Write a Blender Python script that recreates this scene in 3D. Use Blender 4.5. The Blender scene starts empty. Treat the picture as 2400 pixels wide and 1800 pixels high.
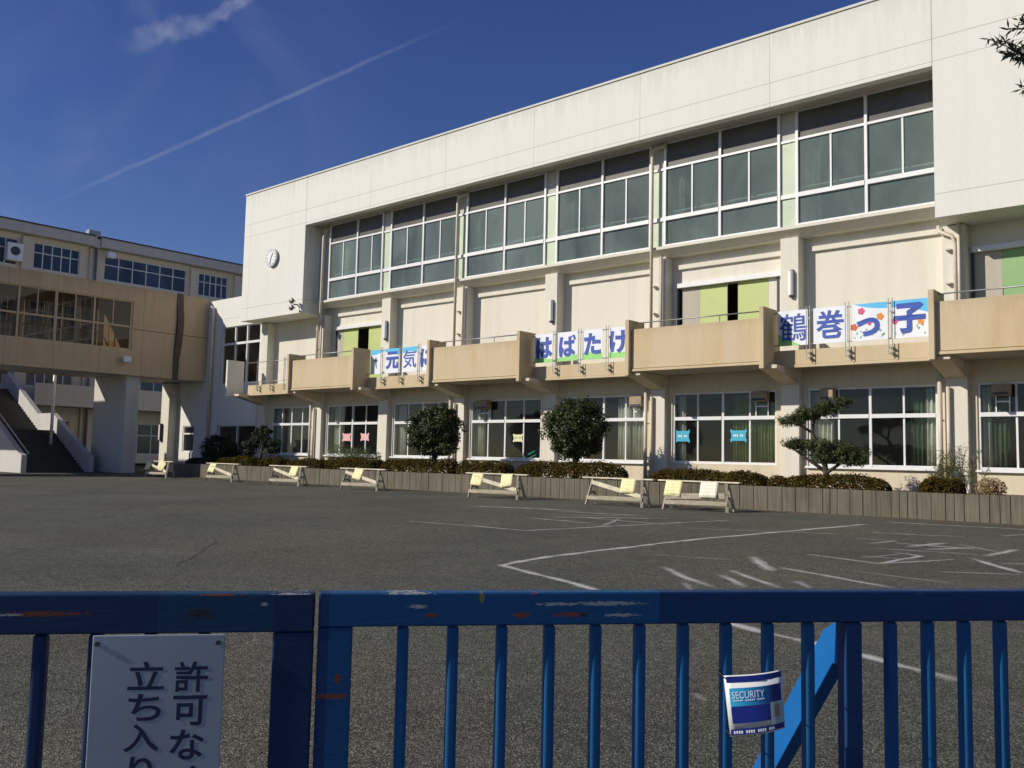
import bpy, math, random
from mathutils import Vector, Matrix
R = math.radians
random.seed(7)
S = bpy.context.scene
COL = S.collection

# ---------------------------------------------------------------- camera
cam_d = bpy.data.cameras.new("camera"); cam = bpy.data.objects.new("camera", cam_d); COL.objects.link(cam)
cr = Vector((0.7561529, 0.6540361, 0.0216685)); cu = Vector((0.0376985, -0.0765941, 0.9963494)); cf = Vector((-0.6533082, 0.7525756, 0.082573))
cam.matrix_world = Matrix(((cr.x, cu.x, -cf.x, 0), (cr.y, cu.y, -cf.y, 0), (cr.z, cu.z, -cf.z, 1.5), (0, 0, 0, 1)))
cam_d.sensor_width = 36; cam_d.lens = 36 * 2097.0 / 2400; cam_d.clip_start = 0.05; cam_d.clip_end = 2000
S.camera = cam

# ---------------------------------------------------------------- sun and sky
TO_SUN = Vector((-0.755, -1.0, 0.71)).normalized()
EL = math.asin(TO_SUN.z)
sd = bpy.data.lights.new("sun", 'SUN'); sd.energy = 4.3; sd.angle = R(0.53); sd.color = (1, 0.93, 0.82)
sun = bpy.data.objects.new("sun", sd); COL.objects.link(sun); sun.location = (-30, -40, 40)
sun.rotation_euler = TO_SUN.to_track_quat('Z', 'Y').to_euler()

W = bpy.data.worlds.new("World"); S.world = W; W.use_nodes = True
nt = W.node_tree; nt.nodes.clear()
def N(nt, t, **kw):
    n = nt.nodes.new(t)
    for k, v in kw.items():
        if k.startswith('i_'):
            key = k[2:]; key = int(key) if key.isdigit() else key
            n.inputs[key].default_value = v
        else: setattr(n, k, v)
    return n
def L(nt, a, b, ao=0, bi=0): nt.links.new(a.outputs[ao], b.inputs[bi])
def M_(nt, op, a, b=None, c=None):
    n = N(nt, 'ShaderNodeMath', operation=op)
    for i, v in enumerate((a, b, c)):
        if v is None: continue
        if isinstance(v, (int, float)): n.inputs[i].default_value = v
        else: nt.links.new(v, n.inputs[i])
    return n.outputs[0]
sky = N(nt, 'ShaderNodeTexSky', sky_type='NISHITA', sun_disc=False, sun_elevation=EL, sun_rotation=math.atan2(TO_SUN.x, TO_SUN.y))
sky.air_density = 1.0; sky.dust_density = 0.15; sky.ozone_density = 4.0; sky.altitude = 50
tc = N(nt, 'ShaderNodeTexCoord')
DIR = tc.outputs['Generated']
def vdot(v):
    n = N(nt, 'ShaderNodeVectorMath', operation='DOT_PRODUCT'); nt.links.new(DIR, n.inputs[0]); n.inputs[1].default_value = v
    return n.outputs['Value']
def noise(scale, detail=4, dist=0.0):
    n = N(nt, 'ShaderNodeTexNoise'); nt.links.new(DIR, n.inputs['Vector'])
    n.inputs['Scale'].default_value = scale; n.inputs['Detail'].default_value = detail; n.inputs['Distortion'].default_value = dist
    return n.outputs['Fac']
def sstep(x, a, b):
    n = N(nt, 'ShaderNodeMapRange', interpolation_type='SMOOTHSTEP'); nt.links.new(x, n.inputs[0])
    n.inputs[1].default_value = a; n.inputs[2].default_value = b; n.inputs[3].default_value = 0; n.inputs[4].default_value = 1
    return n.outputs[0]
def streak(p0, p1, width, edge, nsc, namp, fade0, fade1):
    a, b = Vector(p0).normalized(), Vector(p1).normalized()
    nrm = a.cross(b).normalized(); mid = (a + b).normalized(); tan = (b - a).normalized()
    d = vdot(nrm); t = vdot(tan)
    w = M_(nt, 'ADD', d, M_(nt, 'MULTIPLY', M_(nt, 'SUBTRACT', noise(nsc, 5), 0.5), namp))
    w = M_(nt, 'ABSOLUTE', w)
    core = M_(nt, 'SUBTRACT', 1.0, sstep(w, width, width + edge))
    half = (b - a).length / 2; c = mid.dot(tan)
    f = M_(nt, 'MULTIPLY', sstep(t, c - half - fade0, c - half + fade0), M_(nt, 'SUBTRACT', 1.0, sstep(t, c + half - fade1, c + half + fade1)))
    return M_(nt, 'MULTIPLY', core, f)
s1 = streak((-0.8904, 0.3753, 0.2575), (-0.6882, 0.5919, 0.4195), 0.0004, 0.0028, 30, 0.004, 0.06, 0.1)
s1 = M_(nt, 'MULTIPLY', s1, M_(nt, 'MULTIPLY_ADD', noise(18, 3), 0.8, 0.1))
s2 = streak((-0.829, 0.392, 0.396), (-0.792, 0.440, 0.4235), 0.003, 0.010, 45, 0.022, 0.03, 0.01)
s2 = M_(nt, 'MULTIPLY', s2, M_(nt, 'MULTIPLY_ADD', noise(70, 6), 1.5, -0.2))
s3 = streak((-0.7905, 0.442, 0.424), (-0.755, 0.472, 0.455), 0.002, 0.007, 70, 0.012, 0.01, 0.03)
s3 = M_(nt, 'MULTIPLY', s3, M_(nt, 'MULTIPLY_ADD', noise(80, 6), 1.3, -0.1))
veil = M_(nt, 'MULTIPLY', sstep(noise(5.5, 6, 0.6), 0.42, 0.75), sstep(vdot(Vector((-0.92, 0.25, 0.30)).normalized()), 0.90, 1.0))
cl = M_(nt, 'ADD', M_(nt, 'ADD', M_(nt, 'MULTIPLY', s1, 0.32), M_(nt, 'MULTIPLY', s2, 0.40)), M_(nt, 'ADD', M_(nt, 'MULTIPLY', s3, 0.46), M_(nt, 'MULTIPLY', veil, 0.26)))
hs = N(nt, 'ShaderNodeHueSaturation'); hs.inputs['Hue'].default_value = 0.524; hs.inputs['Saturation'].default_value = 1.18; hs.inputs['Value'].default_value = 1.32
L(nt, sky, hs, 0, 'Color')
mixc = N(nt, 'ShaderNodeMix', data_type='RGBA'); nt.links.new(cl, mixc.inputs[0]); nt.links.new(hs.outputs[0], mixc.inputs[6]); mixc.inputs[7].default_value = (6.5, 7.3, 9.5, 1)
bg = N(nt, 'ShaderNodeBackground'); bg.inputs['Strength'].default_value = 0.06
nt.links.new(mixc.outputs[2], bg.inputs['Color'])
wo = N(nt, 'ShaderNodeOutputWorld'); L(nt, bg, wo)

S.view_settings.view_transform = 'Standard'; S.view_settings.look = 'None'; S.view_settings.exposure = 0.0; S.view_settings.gamma = 1
S.cycles.use_denoising = True; S.cycles.max_bounces = 8; S.cycles.transparent_max_bounces = 12

# ---------------------------------------------------------------- materials
def newmat(name):
    m = bpy.data.materials.new(name); m.use_nodes = True; nt = m.node_tree; nt.nodes.clear()
    out = N(nt, 'ShaderNodeOutputMaterial'); b = N(nt, 'ShaderNodeBsdfPrincipled'); L(nt, b, out)
    return m, nt, b, out
def coords(nt, scale=(1, 1, 1)):
    g = N(nt, 'ShaderNodeNewGeometry'); mp = N(nt, 'ShaderNodeMapping'); mp.inputs['Scale'].default_value = scale
    nt.links.new(g.outputs['Position'], mp.inputs['Vector']); return mp.outputs[0]
def nz(nt, vec, scale, detail=4, rough=0.55, dist=0):
    n = N(nt, 'ShaderNodeTexNoise'); nt.links.new(vec, n.inputs['Vector']); n.inputs['Scale'].default_value = scale
    n.inputs['Detail'].default_value = detail; n.inputs['Roughness'].default_value = rough; n.inputs['Distortion'].default_value = dist
    return n.outputs['Fac']
def ramp(nt, fac, stops):
    r = N(nt, 'ShaderNodeValToRGB'); nt.links.new(fac, r.inputs[0]); e = r.color_ramp.elements
    while len(e) < len(stops): e.new(0.5)
    for i, (p, c) in enumerate(stops): e[i].position = p; e[i].color = c if len(c) == 4 else (*c, 1)
    return r.outputs[0]
def mixcol(nt, fac, a, b, bt='MIX'):
    n = N(nt, 'ShaderNodeMix', data_type='RGBA', blend_type=bt)
    for i, v in ((0, fac), (6, a), (7, b)):
        if isinstance(v, (int, float)): n.inputs[i].default_value = v
        elif isinstance(v, tuple): n.inputs[i].default_value = v if len(v) == 4 else (*v, 1)
        else: nt.links.new(v, n.inputs[i])
    return n.outputs[2]
def bump(nt, b, h, strength=0.3, dist=0.01):
    n = N(nt, 'ShaderNodeBump'); n.inputs['Strength'].default_value = strength; n.inputs['Distance'].default_value = dist
    nt.links.new(h, n.inputs['Height']); L(nt, n, b, 0, 'Normal')
def plain(name, col, rough=0.6, var=0.15, scale=3.0, metal=0.0, bstr=0.0, spec=0.5):
    m, nt, b, o = newmat(name); v = coords(nt)
    f = nz(nt, v, scale, 5)
    c = ramp(nt, f, [(0.3, tuple(x * (1 - var) for x in col)), (0.7, tuple(min(1, x * (1 + var)) for x in col))])
    nt.links.new(c, b.inputs['Base Color']); b.inputs['Roughness'].default_value = rough; b.inputs['Metallic'].default_value = metal
    b.inputs['Specular IOR Level'].default_value = spec
    if bstr: bump(nt, b, nz(nt, v, scale * 12, 3), bstr)
    return m
def wall(name, col, stain, amount, joints=None, rough=0.8, streak_scale=(2.2, 2.2, 0.12), top=None):
    """painted concrete: blotches, vertical rain streaks, fine grain, optional joint lines"""
    m, nt, b, o = newmat(name); v = coords(nt)
    st = nz(nt, coords(nt, streak_scale), 1.6, 6, 0.6)
    big = nz(nt, v, 0.5, 4); fine = nz(nt, v, 14, 4)
    fac = M_(nt, 'MULTIPLY', M_(nt, 'MULTIPLY', sub(nt, st, 0.45, 0.75), amount), M_(nt, 'MULTIPLY_ADD', big, 1.2, 0.2))
    c = mixcol(nt, fac, col, stain)
    c = mixcol(nt, 0.10, c, ramp(nt, fine, [(0.3, (0.4, 0.4, 0.4)), (0.7, (1, 1, 1))]), 'MULTIPLY')
    if top:
        sp = N(nt, 'ShaderNodeSeparateXYZ'); g0 = N(nt, 'ShaderNodeNewGeometry'); nt.links.new(g0.outputs['Position'], sp.inputs[0])
        drip = nz(nt, coords(nt, (1.3, 1.3, 0.05)), 3.0, 6, 0.65)
        lim = M_(nt, 'MULTIPLY_ADD', sub(nt, drip, .35, .75), top[1], .02)
        k = M_(nt, 'SUBTRACT', 1.0, M_(nt, 'DIVIDE', M_(nt, 'SUBTRACT', top[0], sp.outputs[2]), lim))
        cl_ = N(nt, 'ShaderNodeClamp'); nt.links.new(k, cl_.inputs[0])
        c = mixcol(nt, M_(nt, 'MULTIPLY', M_(nt, 'MULTIPLY', cl_.outputs[0], top[2]), M_(nt, 'MULTIPLY_ADD', big, 1.4, .1)), c, top[3])
    if joints:
        sep = N(nt, 'ShaderNodeSeparateXYZ'); g = N(nt, 'ShaderNodeNewGeometry'); nt.links.new(g.outputs['Position'], sep.inputs[0])
        tot = None
        for ax, val, per, w in joints:
            x = sep.outputs[ax]
            if per: x = M_(nt, 'WRAP', M_(nt, 'SUBTRACT', x, val), per / 2, -per / 2)
            else: x = M_(nt, 'SUBTRACT', x, val)
            k = M_(nt, 'LESS_THAN', M_(nt, 'ABSOLUTE', x), w)
            tot = k if tot is None else M_(nt, 'MAXIMUM', tot, k)
        c = mixcol(nt, M_(nt, 'MULTIPLY', tot, 0.45), c, tuple(x * 0.35 for x in col))
    nt.links.new(c, b.inputs['Base Color']); b.inputs['Roughness'].default_value = rough; b.inputs['Specular IOR Level'].default_value = 0.25
    bump(nt, b, fine, 0.12, 0.01)
    return m
def sub(nt, x, a, b):
    n = N(nt, 'ShaderNodeMapRange'); nt.links.new(x, n.inputs[0]); n.inputs[1].default_value = a; n.inputs[2].default_value = b
    return n.outputs[0]
MAT = {}
MAT['white_wall'] = wall('white_painted_concrete', (0.785, 0.77, 0.70), (0.54, 0.54, 0.48), 0.22,
                         [(0, -29.16, 4.5, 0.012), (2, 12.68, 0, 0.014), (2, 8.52, 0, 0.014), (2, 12.07, 0, 0.012)], top=(14.2, 1.5, .30, (0.34, 0.35, 0.29)))
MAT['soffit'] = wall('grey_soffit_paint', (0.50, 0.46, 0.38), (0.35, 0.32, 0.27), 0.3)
MAT['cream'] = wall('cream_wall_paint', (0.745, 0.71, 0.60), (0.54, 0.48, 0.39), 0.40)
MAT['low_wall'] = wall('tan_wall_paint', (0.69, 0.605, 0.44), (0.48, 0.39, 0.27), 0.45)
MAT['balcony'] = wall('stained_balcony_paint', (0.61, 0.50, 0.325), (0.54, 0.37, 0.16), 0.9, None, 0.8, (0.9, 0.9, 0.16), top=(5.62, .9, .30, (0.30, 0.24, 0.15)))
MAT['brown_panel'] = wall('brown_bridge_panel', (0.66, 0.50, 0.31), (0.46, 0.34, 0.20), 0.6, [(1, 0.35, 2.15, 0.018)], top=(9.75, 1.6, .4, (0.30, 0.22, 0.14)))
MAT['school'] = wall('beige_school_wall', (0.70, 0.64, 0.52), (0.5, 0.45, 0.36), 0.4)
MAT['eave'] = wall('grey_eave', (0.58, 0.55, 0.49), (0.38, 0.36, 0.32), 0.5)
MAT['pier_wall'] = wall('grey_concrete', (0.60, 0.58, 0.54), (0.42, 0.40, 0.37), 0.5)
MAT['alu'] = plain('pale_aluminium_frame', (0.76, 0.76, 0.75), 0.4, 0.05, 4, 0.0)
MAT['white'] = plain('white_enamel', (0.82, 0.82, 0.80), 0.4, 0.04, 4)
MAT['pipe'] = plain('cream_pipe_paint', (0.62, 0.55, 0.44), 0.5, 0.1, 2)
MAT['grey_metal'] = plain('grey_galvanised_metal', (0.33, 0.33, 0.32), 0.45, 0.15, 6, 0.6)
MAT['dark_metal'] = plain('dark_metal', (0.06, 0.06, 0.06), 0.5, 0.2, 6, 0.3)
MAT['pale_green'] = plain('pale_green_panel', (0.50, 0.58, 0.42), 0.5, 0.1, 1.5)
MAT['green_door'] = plain('lime_green_door', (0.47, 0.55, 0.19), 0.5, 0.06, 1)
MAT['mid_green_door'] = plain('soft_green_door', (0.26, 0.44, 0.18), 0.5, 0.06, 1)
MAT['head'] = plain('grey_brown_head_shade', (0.115, 0.112, 0.098), 0.35, 0.12, 1.5, 0, 0, .2)  # top window row, darkened to carry the shade under the fascia
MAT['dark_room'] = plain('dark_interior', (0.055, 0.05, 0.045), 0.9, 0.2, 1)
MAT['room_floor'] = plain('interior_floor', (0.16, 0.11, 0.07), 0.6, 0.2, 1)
MAT['curtain_pale'] = plain('pale_curtain_cloth', (0.62, 0.61, 0.50), 0.9, 0.12, 5)
MAT['curtain_green'] = plain('green_curtain_cloth', (0.17, 0.22, 0.05), 0.9, 0.2, 5)
MAT['curtain_deep'] = plain('deep_green_curtain_cloth', (0.07, 0.115, 0.05), 0.9, 0.25, 5)
MAT['bark'] = plain('dark_bark', (0.07, 0.05, 0.035), 0.9, 0.35, 14, 0, 0.4)
MAT['vent'] = plain('tan_vent_hood', (0.34, 0.25, 0.16), 0.6, 0.15, 4)
MAT['vent_dark'] = plain('dark_brown_sheet_metal', (0.10, 0.075, 0.055), 0.6, 0.25, 4)
MAT['soil'] = plain('dry_soil', (0.13, 0.095, 0.06), 1.0, 0.4, 6, 0, 0.5)
MAT['teal'] = plain('teal_rubber', (0.02, 0.30, 0.24), 0.5)
MAT['navy_ink'] = plain('navy_ink', (0.012, 0.018, 0.06), 0.5, 0.02)
MAT['blue_ink'] = plain('royal_blue_print', (0.035, 0.085, 0.40), 0.6, 0.03)
MAT['white_ink'] = plain('white_print', (0.8, 0.85, 0.9), 0.6, 0.02)
MAT['black_ink'] = plain('black_print', (0.02, 0.02, 0.03), 0.6, 0.02)

def glass(name, tint, film, filmfac, rough=0.02):
    m, nt, b, o = newmat(name)
    tr = N(nt, 'ShaderNodeBsdfTransparent'); tr.inputs[0].default_value = (*tint, 1)
    v = coords(nt, (1, 1, .45)); f = nz(nt, v, 0.55, 4, .6, .6)
    c = ramp(nt, f, [(0.3, tuple(x * 0.62 for x in film)), (0.7, tuple(x * 1.38 for x in film))])
    di = N(nt, 'ShaderNodeBsdfDiffuse'); nt.links.new(c, di.inputs[0])
    m1 = N(nt, 'ShaderNodeMixShader'); m1.inputs[0].default_value = filmfac; L(nt, tr, m1, 0, 1); L(nt, di, m1, 0, 2)
    gl = N(nt, 'ShaderNodeBsdfGlossy'); gl.inputs['Roughness'].default_value = rough
    fr = N(nt, 'ShaderNodeFresnel'); gm = N(nt, 'ShaderNodeNewGeometry'); nt.links.new(M_(nt, 'MULTIPLY_ADD', gm.outputs['Backfacing'], 1 / 1.5 - 1.5, 1.5), fr.inputs[0])
    m2 = N(nt, 'ShaderNodeMixShader'); L(nt, fr, m2, 0, 0); L(nt, m1, m2, 0, 1); L(nt, gl, m2, 0, 2)
    L(nt, m2, o); nt.nodes.remove(b)
    return m
MAT['glass_up'] = glass('dusty_green_glass', (0.62, 0.74, 0.68), (0.21, 0.265, 0.235), 0.54, 0.06)
MAT['glass'] = glass('clear_window_glass', (0.80, 0.84, 0.82), (0.12, 0.13, 0.13), 0.06)
MAT['glass_bridge'] = glass('smoky_window_glass', (0.50, 0.47, 0.41), (0.06, 0.06, 0.055), 0.15)
MAT['glass_blue'] = glass('bluish_window_glass', (0.3, 0.4, 0.5), (0.06, 0.09, 0.15), 0.6, 0.05)

def asphalt():
    m, nt, b, o = newmat('worn_asphalt'); v = coords(nt)
    vo = N(nt, 'ShaderNodeTexVoronoi'); nt.links.new(v, vo.inputs['Vector']); vo.inputs['Scale'].default_value = 112
    sep = N(nt, 'ShaderNodeSeparateColor'); L(nt, vo, sep, 1, 0)
    stones = ramp(nt, sep.outputs[0], [(0.0, (0.024, 0.024, 0.018)), (0.45, (0.082, 0.083, 0.065)), (0.85, (0.155, 0.156, 0.124)), (0.97, (0.28, 0.275, 0.22))])
    mid = nz(nt, v, 9, 5, 0.7); big = nz(nt, v, 0.35, 5, 0.6)
    c = mixcol(nt, 0.55, stones, ramp(nt, mid, [(0.3, (0.38, 0.38, 0.37)), (0.68, (1.12, 1.12, 1.10))]), 'MULTIPLY')
    c = mixcol(nt, 0.6, c, ramp(nt, big, [(0.3, (0.55, 0.56, 0.56)), (0.5, (0.95, 0.95, 0.95)), (0.7, (1.28, 1.25, 1.2))]), 'MULTIPLY')
    # faint chalk dust rubbed into the play area
    dust = M_(nt, 'MULTIPLY', sub(nt, nz(nt, coords(nt, (0.5, 1, 1)), 1.1, 6, 0.7), 0.52, 0.85), 0.30)
    c = mixcol(nt, dust, c, (0.19, 0.175, 0.15))
    c = mixcol(nt, M_(nt, 'MULTIPLY', sub(nt, nz(nt, v, .22, 3), .50, .66), .45), c, mixcol(nt, 1.0, c, (1.18, 1.05, .88), 'MULTIPLY'))
    spy = N(nt, 'ShaderNodeSeparateXYZ'); nt.links.new(v, spy.inputs[0])
    dirt = M_(nt, 'MULTIPLY', sub(nt, M_(nt, 'MULTIPLY_ADD', nz(nt, v, 1.4, 5, .7), 1.6, spy.outputs[1]), 20.9, 22.0), .6)
    c = mixcol(nt, dirt, c, (0.135, 0.105, 0.07))
    nt.links.new(c, b.inputs['Base Color']); b.inputs['Roughness'].default_value = 0.9; b.inputs['Specular IOR Level'].default_value = 0.25
    h = M_(nt, 'ADD', M_(nt, 'MULTIPLY', vo.outputs[0], -1.0), M_(nt, 'MULTIPLY', mid, 0.8))
    bump(nt, b, h, 0.8, 0.006)
    return m
MAT['asphalt'] = asphalt()
def chalk():
    m, nt, b, o = newmat('rubbed_white_chalk'); v = coords(nt)
    b.inputs['Base Color'].default_value = (0.62, 0.61, 0.57, 1); b.inputs['Roughness'].default_value = 1
    uv = N(nt, 'ShaderNodeUVMap'); sep = N(nt, 'ShaderNodeSeparateXYZ'); L(nt, uv, sep)
    edge = M_(nt, 'SUBTRACT', 1.0, M_(nt, 'ABSOLUTE', M_(nt, 'MULTIPLY_ADD', sep.outputs[1], 2.0, -1.0)))
    f = M_(nt, 'ADD', M_(nt, 'MULTIPLY', nz(nt, v, 40, 5, 0.8), 1.2), M_(nt, 'MULTIPLY', nz(nt, v, 2.5, 3), 0.9))
    f = M_(nt, 'ADD', f, M_(nt, 'MULTIPLY', edge, 0.6))
    a = M_(nt, 'MULTIPLY', sub(nt, f, 1.0, 1.85), 1.0)
    a = M_(nt, 'MULTIPLY', a, sep.outputs[0])
    cl = N(nt, 'ShaderNodeClamp'); nt.links.new(a, cl.inputs[0]); nt.links.new(cl.outputs[0], b.inputs['Alpha'])
    return m
MAT['chalk'] = chalk()
def boards():
    m, nt, b, o = newmat('weathered_concrete_boards'); v = coords(nt)
    st = nz(nt, coords(nt, (14, 14, 0.7)), 1.5, 6, 0.7)
    c = ramp(nt, st, [(0.25, (0.085, 0.076, 0.053)), (0.75, (0.215, 0.195, 0.14))])
    nt.links.new(mixcol(nt, 0.6, c, ramp(nt, nz(nt, v, 0.9, 4), [(0.3, (0.65, 0.62, 0.58)), (0.7, (1.1, 1.1, 1.1))]), 'MULTIPLY'), b.inputs['Base Color'])
    b.inputs['Roughness'].default_value = 0.95; bump(nt, b, st, 0.4, 0.01)
    return m
MAT['boards'] = boards()
def timber():
    m, nt, b, o = newmat('bleached_timber')
    t = N(nt, 'ShaderNodeTexCoord'); mp = N(nt, 'ShaderNodeMapping'); mp.inputs['Scale'].default_value = (1.5, 14, 14); nt.links.new(t.outputs['Object'], mp.inputs[0])
    st = nz(nt, mp.outputs[0], 2, 6, 0.7)
    nt.links.new(ramp(nt, st, [(0.25, (0.22, 0.18, 0.125)), (0.7, (0.55, 0.50, 0.38))]), b.inputs['Base Color'])
    b.inputs['Roughness'].default_value = 0.9
    return m
MAT['timber'] = timber()
MAT['timber_top'] = plain('pale_timber_plank', (0.66, 0.60, 0.44), 0.85, 0.2, 5)
def gate_paint(name, base, chips, patch=None, spots=()):
    m, nt, b, o = newmat(name)
    t = N(nt, 'ShaderNodeTexCoord'); v = t.outputs['Object']
    mp = N(nt, 'ShaderNodeMapping'); mp.inputs['Scale'].default_value = (7, 30, 34); nt.links.new(v, mp.inputs[0])
    n1 = nz(nt, mp.outputs[0], 1.0, 6, 0.65); n2 = nz(nt, v, 5, 3)
    c = mixcol(nt, 0.5, base, ramp(nt, nz(nt, v, 3.0, 4), [(0.3, (0.7, 0.75, 0.8)), (0.7, (1.2, 1.15, 1.1))]), 'MULTIPLY')
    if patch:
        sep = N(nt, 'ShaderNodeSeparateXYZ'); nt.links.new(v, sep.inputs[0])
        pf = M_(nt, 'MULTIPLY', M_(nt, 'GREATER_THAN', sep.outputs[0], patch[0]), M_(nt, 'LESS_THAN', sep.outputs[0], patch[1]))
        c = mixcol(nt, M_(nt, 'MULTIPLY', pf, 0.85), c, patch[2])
    fac = M_(nt, 'MULTIPLY', sub(nt, n1, 0.66, 0.68), sub(nt, n2, 0.52, 0.58)); fac = M_(nt, 'MULTIPLY', fac, chips)
    rust = ramp(nt, nz(nt, v, 16, 3), [(0.35, (0.20, 0.045, 0.012)), (0.5, (0.09, 0.03, 0.012)), (0.65, (0.40, 0.37, 0.31))])
    c = mixcol(nt, fac, c, rust)
    if spots:
        sp = N(nt, 'ShaderNodeSeparateXYZ'); nt.links.new(v, sp.inputs[0])
        mp2 = N(nt, 'ShaderNodeMapping'); mp2.inputs['Scale'].default_value = (85, 90, 260); nt.links.new(v, mp2.inputs[0]); rag = nz(nt, mp2.outputs[0], 1.0, 5, 0.7)
        for px, pz, rx, rz, colr in spots:
            d = M_(nt, 'ADD', M_(nt, 'POWER', M_(nt, 'ABSOLUTE', M_(nt, 'DIVIDE', M_(nt, 'SUBTRACT', sp.outputs[0], px), rx)), 2), M_(nt, 'POWER', M_(nt, 'ABSOLUTE', M_(nt, 'DIVIDE', M_(nt, 'SUBTRACT', sp.outputs[2], pz), rz)), 2))
            k = M_(nt, 'LESS_THAN', M_(nt, 'MULTIPLY_ADD', rag, 7.5, M_(nt, 'SUBTRACT', d, 3.75)), .72)
            c = mixcol(nt, M_(nt, 'MULTIPLY', k, .9), c, ramp(nt, rag, [(.25, tuple(q * .45 for q in colr)), (.6, colr)]))
    nt.links.new(c, b.inputs['Base Color']); mp3 = N(nt, 'ShaderNodeMapping'); mp3.inputs['Scale'].default_value = (6, 40, 60); nt.links.new(v, mp3.inputs[0]); br_ = nz(nt, mp3.outputs[0], 1.5, 5, .7)
    nt.links.new(sub(nt, nz(nt, v, 9, 5, .7), -.6, 1.3), b.inputs['Roughness']); b.inputs['Specular IOR Level'].default_value = 0.35
    bump(nt, b, M_(nt, 'ADD', br_, M_(nt, 'MULTIPLY', nz(nt, v, 28, 4, .7), .8)), 0.35, 0.002)
    return m
GB = (0.004, 0.036, 0.125)
SIL = (0.50, 0.50, 0.46); RUS = (0.26, 0.06, 0.015); DRK = (0.03, 0.02, 0.02); YEL = (0.28, 0.26, 0.04); PNK = (0.5, 0.05, 0.10)
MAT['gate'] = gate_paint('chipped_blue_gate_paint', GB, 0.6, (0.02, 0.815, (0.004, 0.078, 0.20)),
    [(.685, 1.153, .085, .0055, SIL), (.56, 1.152, .05, .004, SIL), (.715, 1.125, .045, .005, SIL), (.47, 1.127, .022, .007, RUS), (.59, 1.127, .045, .006, RUS), (.625, 1.126, .012, .005, DRK),
     (.225, 1.148, .022, .005, SIL), (.255, 1.128, .018, .006, RUS), (.375, 1.168, .008, .012, YEL), (.50, 1.177, .008, .003, PNK), (.20, 1.178, .06, .0025, SIL), (.035, .946, .05, .007, RUS), (.045, .985, .008, .012, RUS)])
MAT['gate_bar'] = gate_paint('blue_gate_bar_paint', (0.004, 0.088, 0.235), 0.15)
MAT['gate_left'] = gate_paint('dark_blue_gate_paint', (0.003, 0.026, 0.088), 0.6, (0.33, 0.58, (0.004, 0.045, 0.10)), [(.09, 1.137, .10, .006, RUS), (.02, 1.135, .03, .003, SIL), (.46, 1.176, .05, .003, RUS), (.56, 1.155, .008, .006, SIL), (.42, 1.135, .03, .012, DRK), (.62, 1.178, .05, .002, SIL)])
MAT['gate_stay'] = gate_paint('bright_blue_stay_paint', (0.004, 0.125, 0.40), 0.1)

def leafmat(name, stops, rough=0.55, trans=0.25, spec=0.35):
    m, nt, b, o = newmat(name)
    oi = N(nt, 'ShaderNodeNewGeometry')
    c = ramp(nt, oi.outputs['Random Per Island'], stops)
    v = coords(nt); c = mixcol(nt, 0.6, c, ramp(nt, nz(nt, v, 2.2, 3), [(0.35, (0.5, 0.5, 0.5)), (0.65, (1.25, 1.2, 1.1))]), 'MULTIPLY')
    nt.links.new(c, b.inputs['Base Color']); b.inputs['Roughness'].default_value = rough; b.inputs['Specular IOR Level'].default_value = spec
    tl = N(nt, 'ShaderNodeBsdfTranslucent'); nt.links.new(c, tl.inputs[0])
    mx = N(nt, 'ShaderNodeMixShader'); mx.inputs[0].default_value = trans; L(nt, b, mx, 0, 1); L(nt, tl, mx, 0, 2); L(nt, mx, o)
    return m
MAT['leaf_dark'] = leafmat('dark_evergreen_leaves', [(0.0, (0.020, 0.034, 0.009)), (0.6, (0.042, 0.066, 0.016)), (0.95, (0.13, 0.15, 0.045))], 0.42, 0.18)
MAT['leaf_deep'] = leafmat('deep_green_needles', [(0.0, (0.012, 0.022, 0.010)), (0.7, (0.028, 0.045, 0.018)), (1.0, (0.06, 0.075, 0.03))])
MAT['leaf_azalea'] = leafmat('bronzed_azalea_leaves', [(0.0, (0.022, 0.028, 0.007)), (0.35, (0.085, 0.048, 0.009)), (0.55, (0.125, 0.066, 0.011)), (0.68, (0.065, 0.072, 0.014)), (0.9, (0.085, 0.09, 0.018)), (1.0, (0.24, 0.13, 0.025))], 0.85, 0.3, 0.08)
MAT['leaf_bush'] = leafmat('light_green_bush_leaves', [(0.0, (0.04, 0.075, 0.025)), (0.6, (0.085, 0.14, 0.05)), (1.0, (0.24, 0.27, 0.14))])
MAT['leaf_niwaki'] = leafmat('pruned_pine_needles', [(0.0, (0.025, 0.045, 0.015)), (0.6, (0.06, 0.085, 0.025)), (1.0, (0.16, 0.16, 0.05))])
MAT['leaf_bamboo'] = leafmat('yellowish_bamboo_leaves', [(0.0, (0.07, 0.09, 0.03)), (0.5, (0.15, 0.17, 0.06)), (1.0, (0.34, 0.30, 0.14))])
MAT['leaf_dry'] = leafmat('dry_tan_leaves', [(0.0, (0.22, 0.13, 0.05)), (0.6, (0.36, 0.25, 0.11)), (1.0, (0.48, 0.36, 0.18))])

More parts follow.
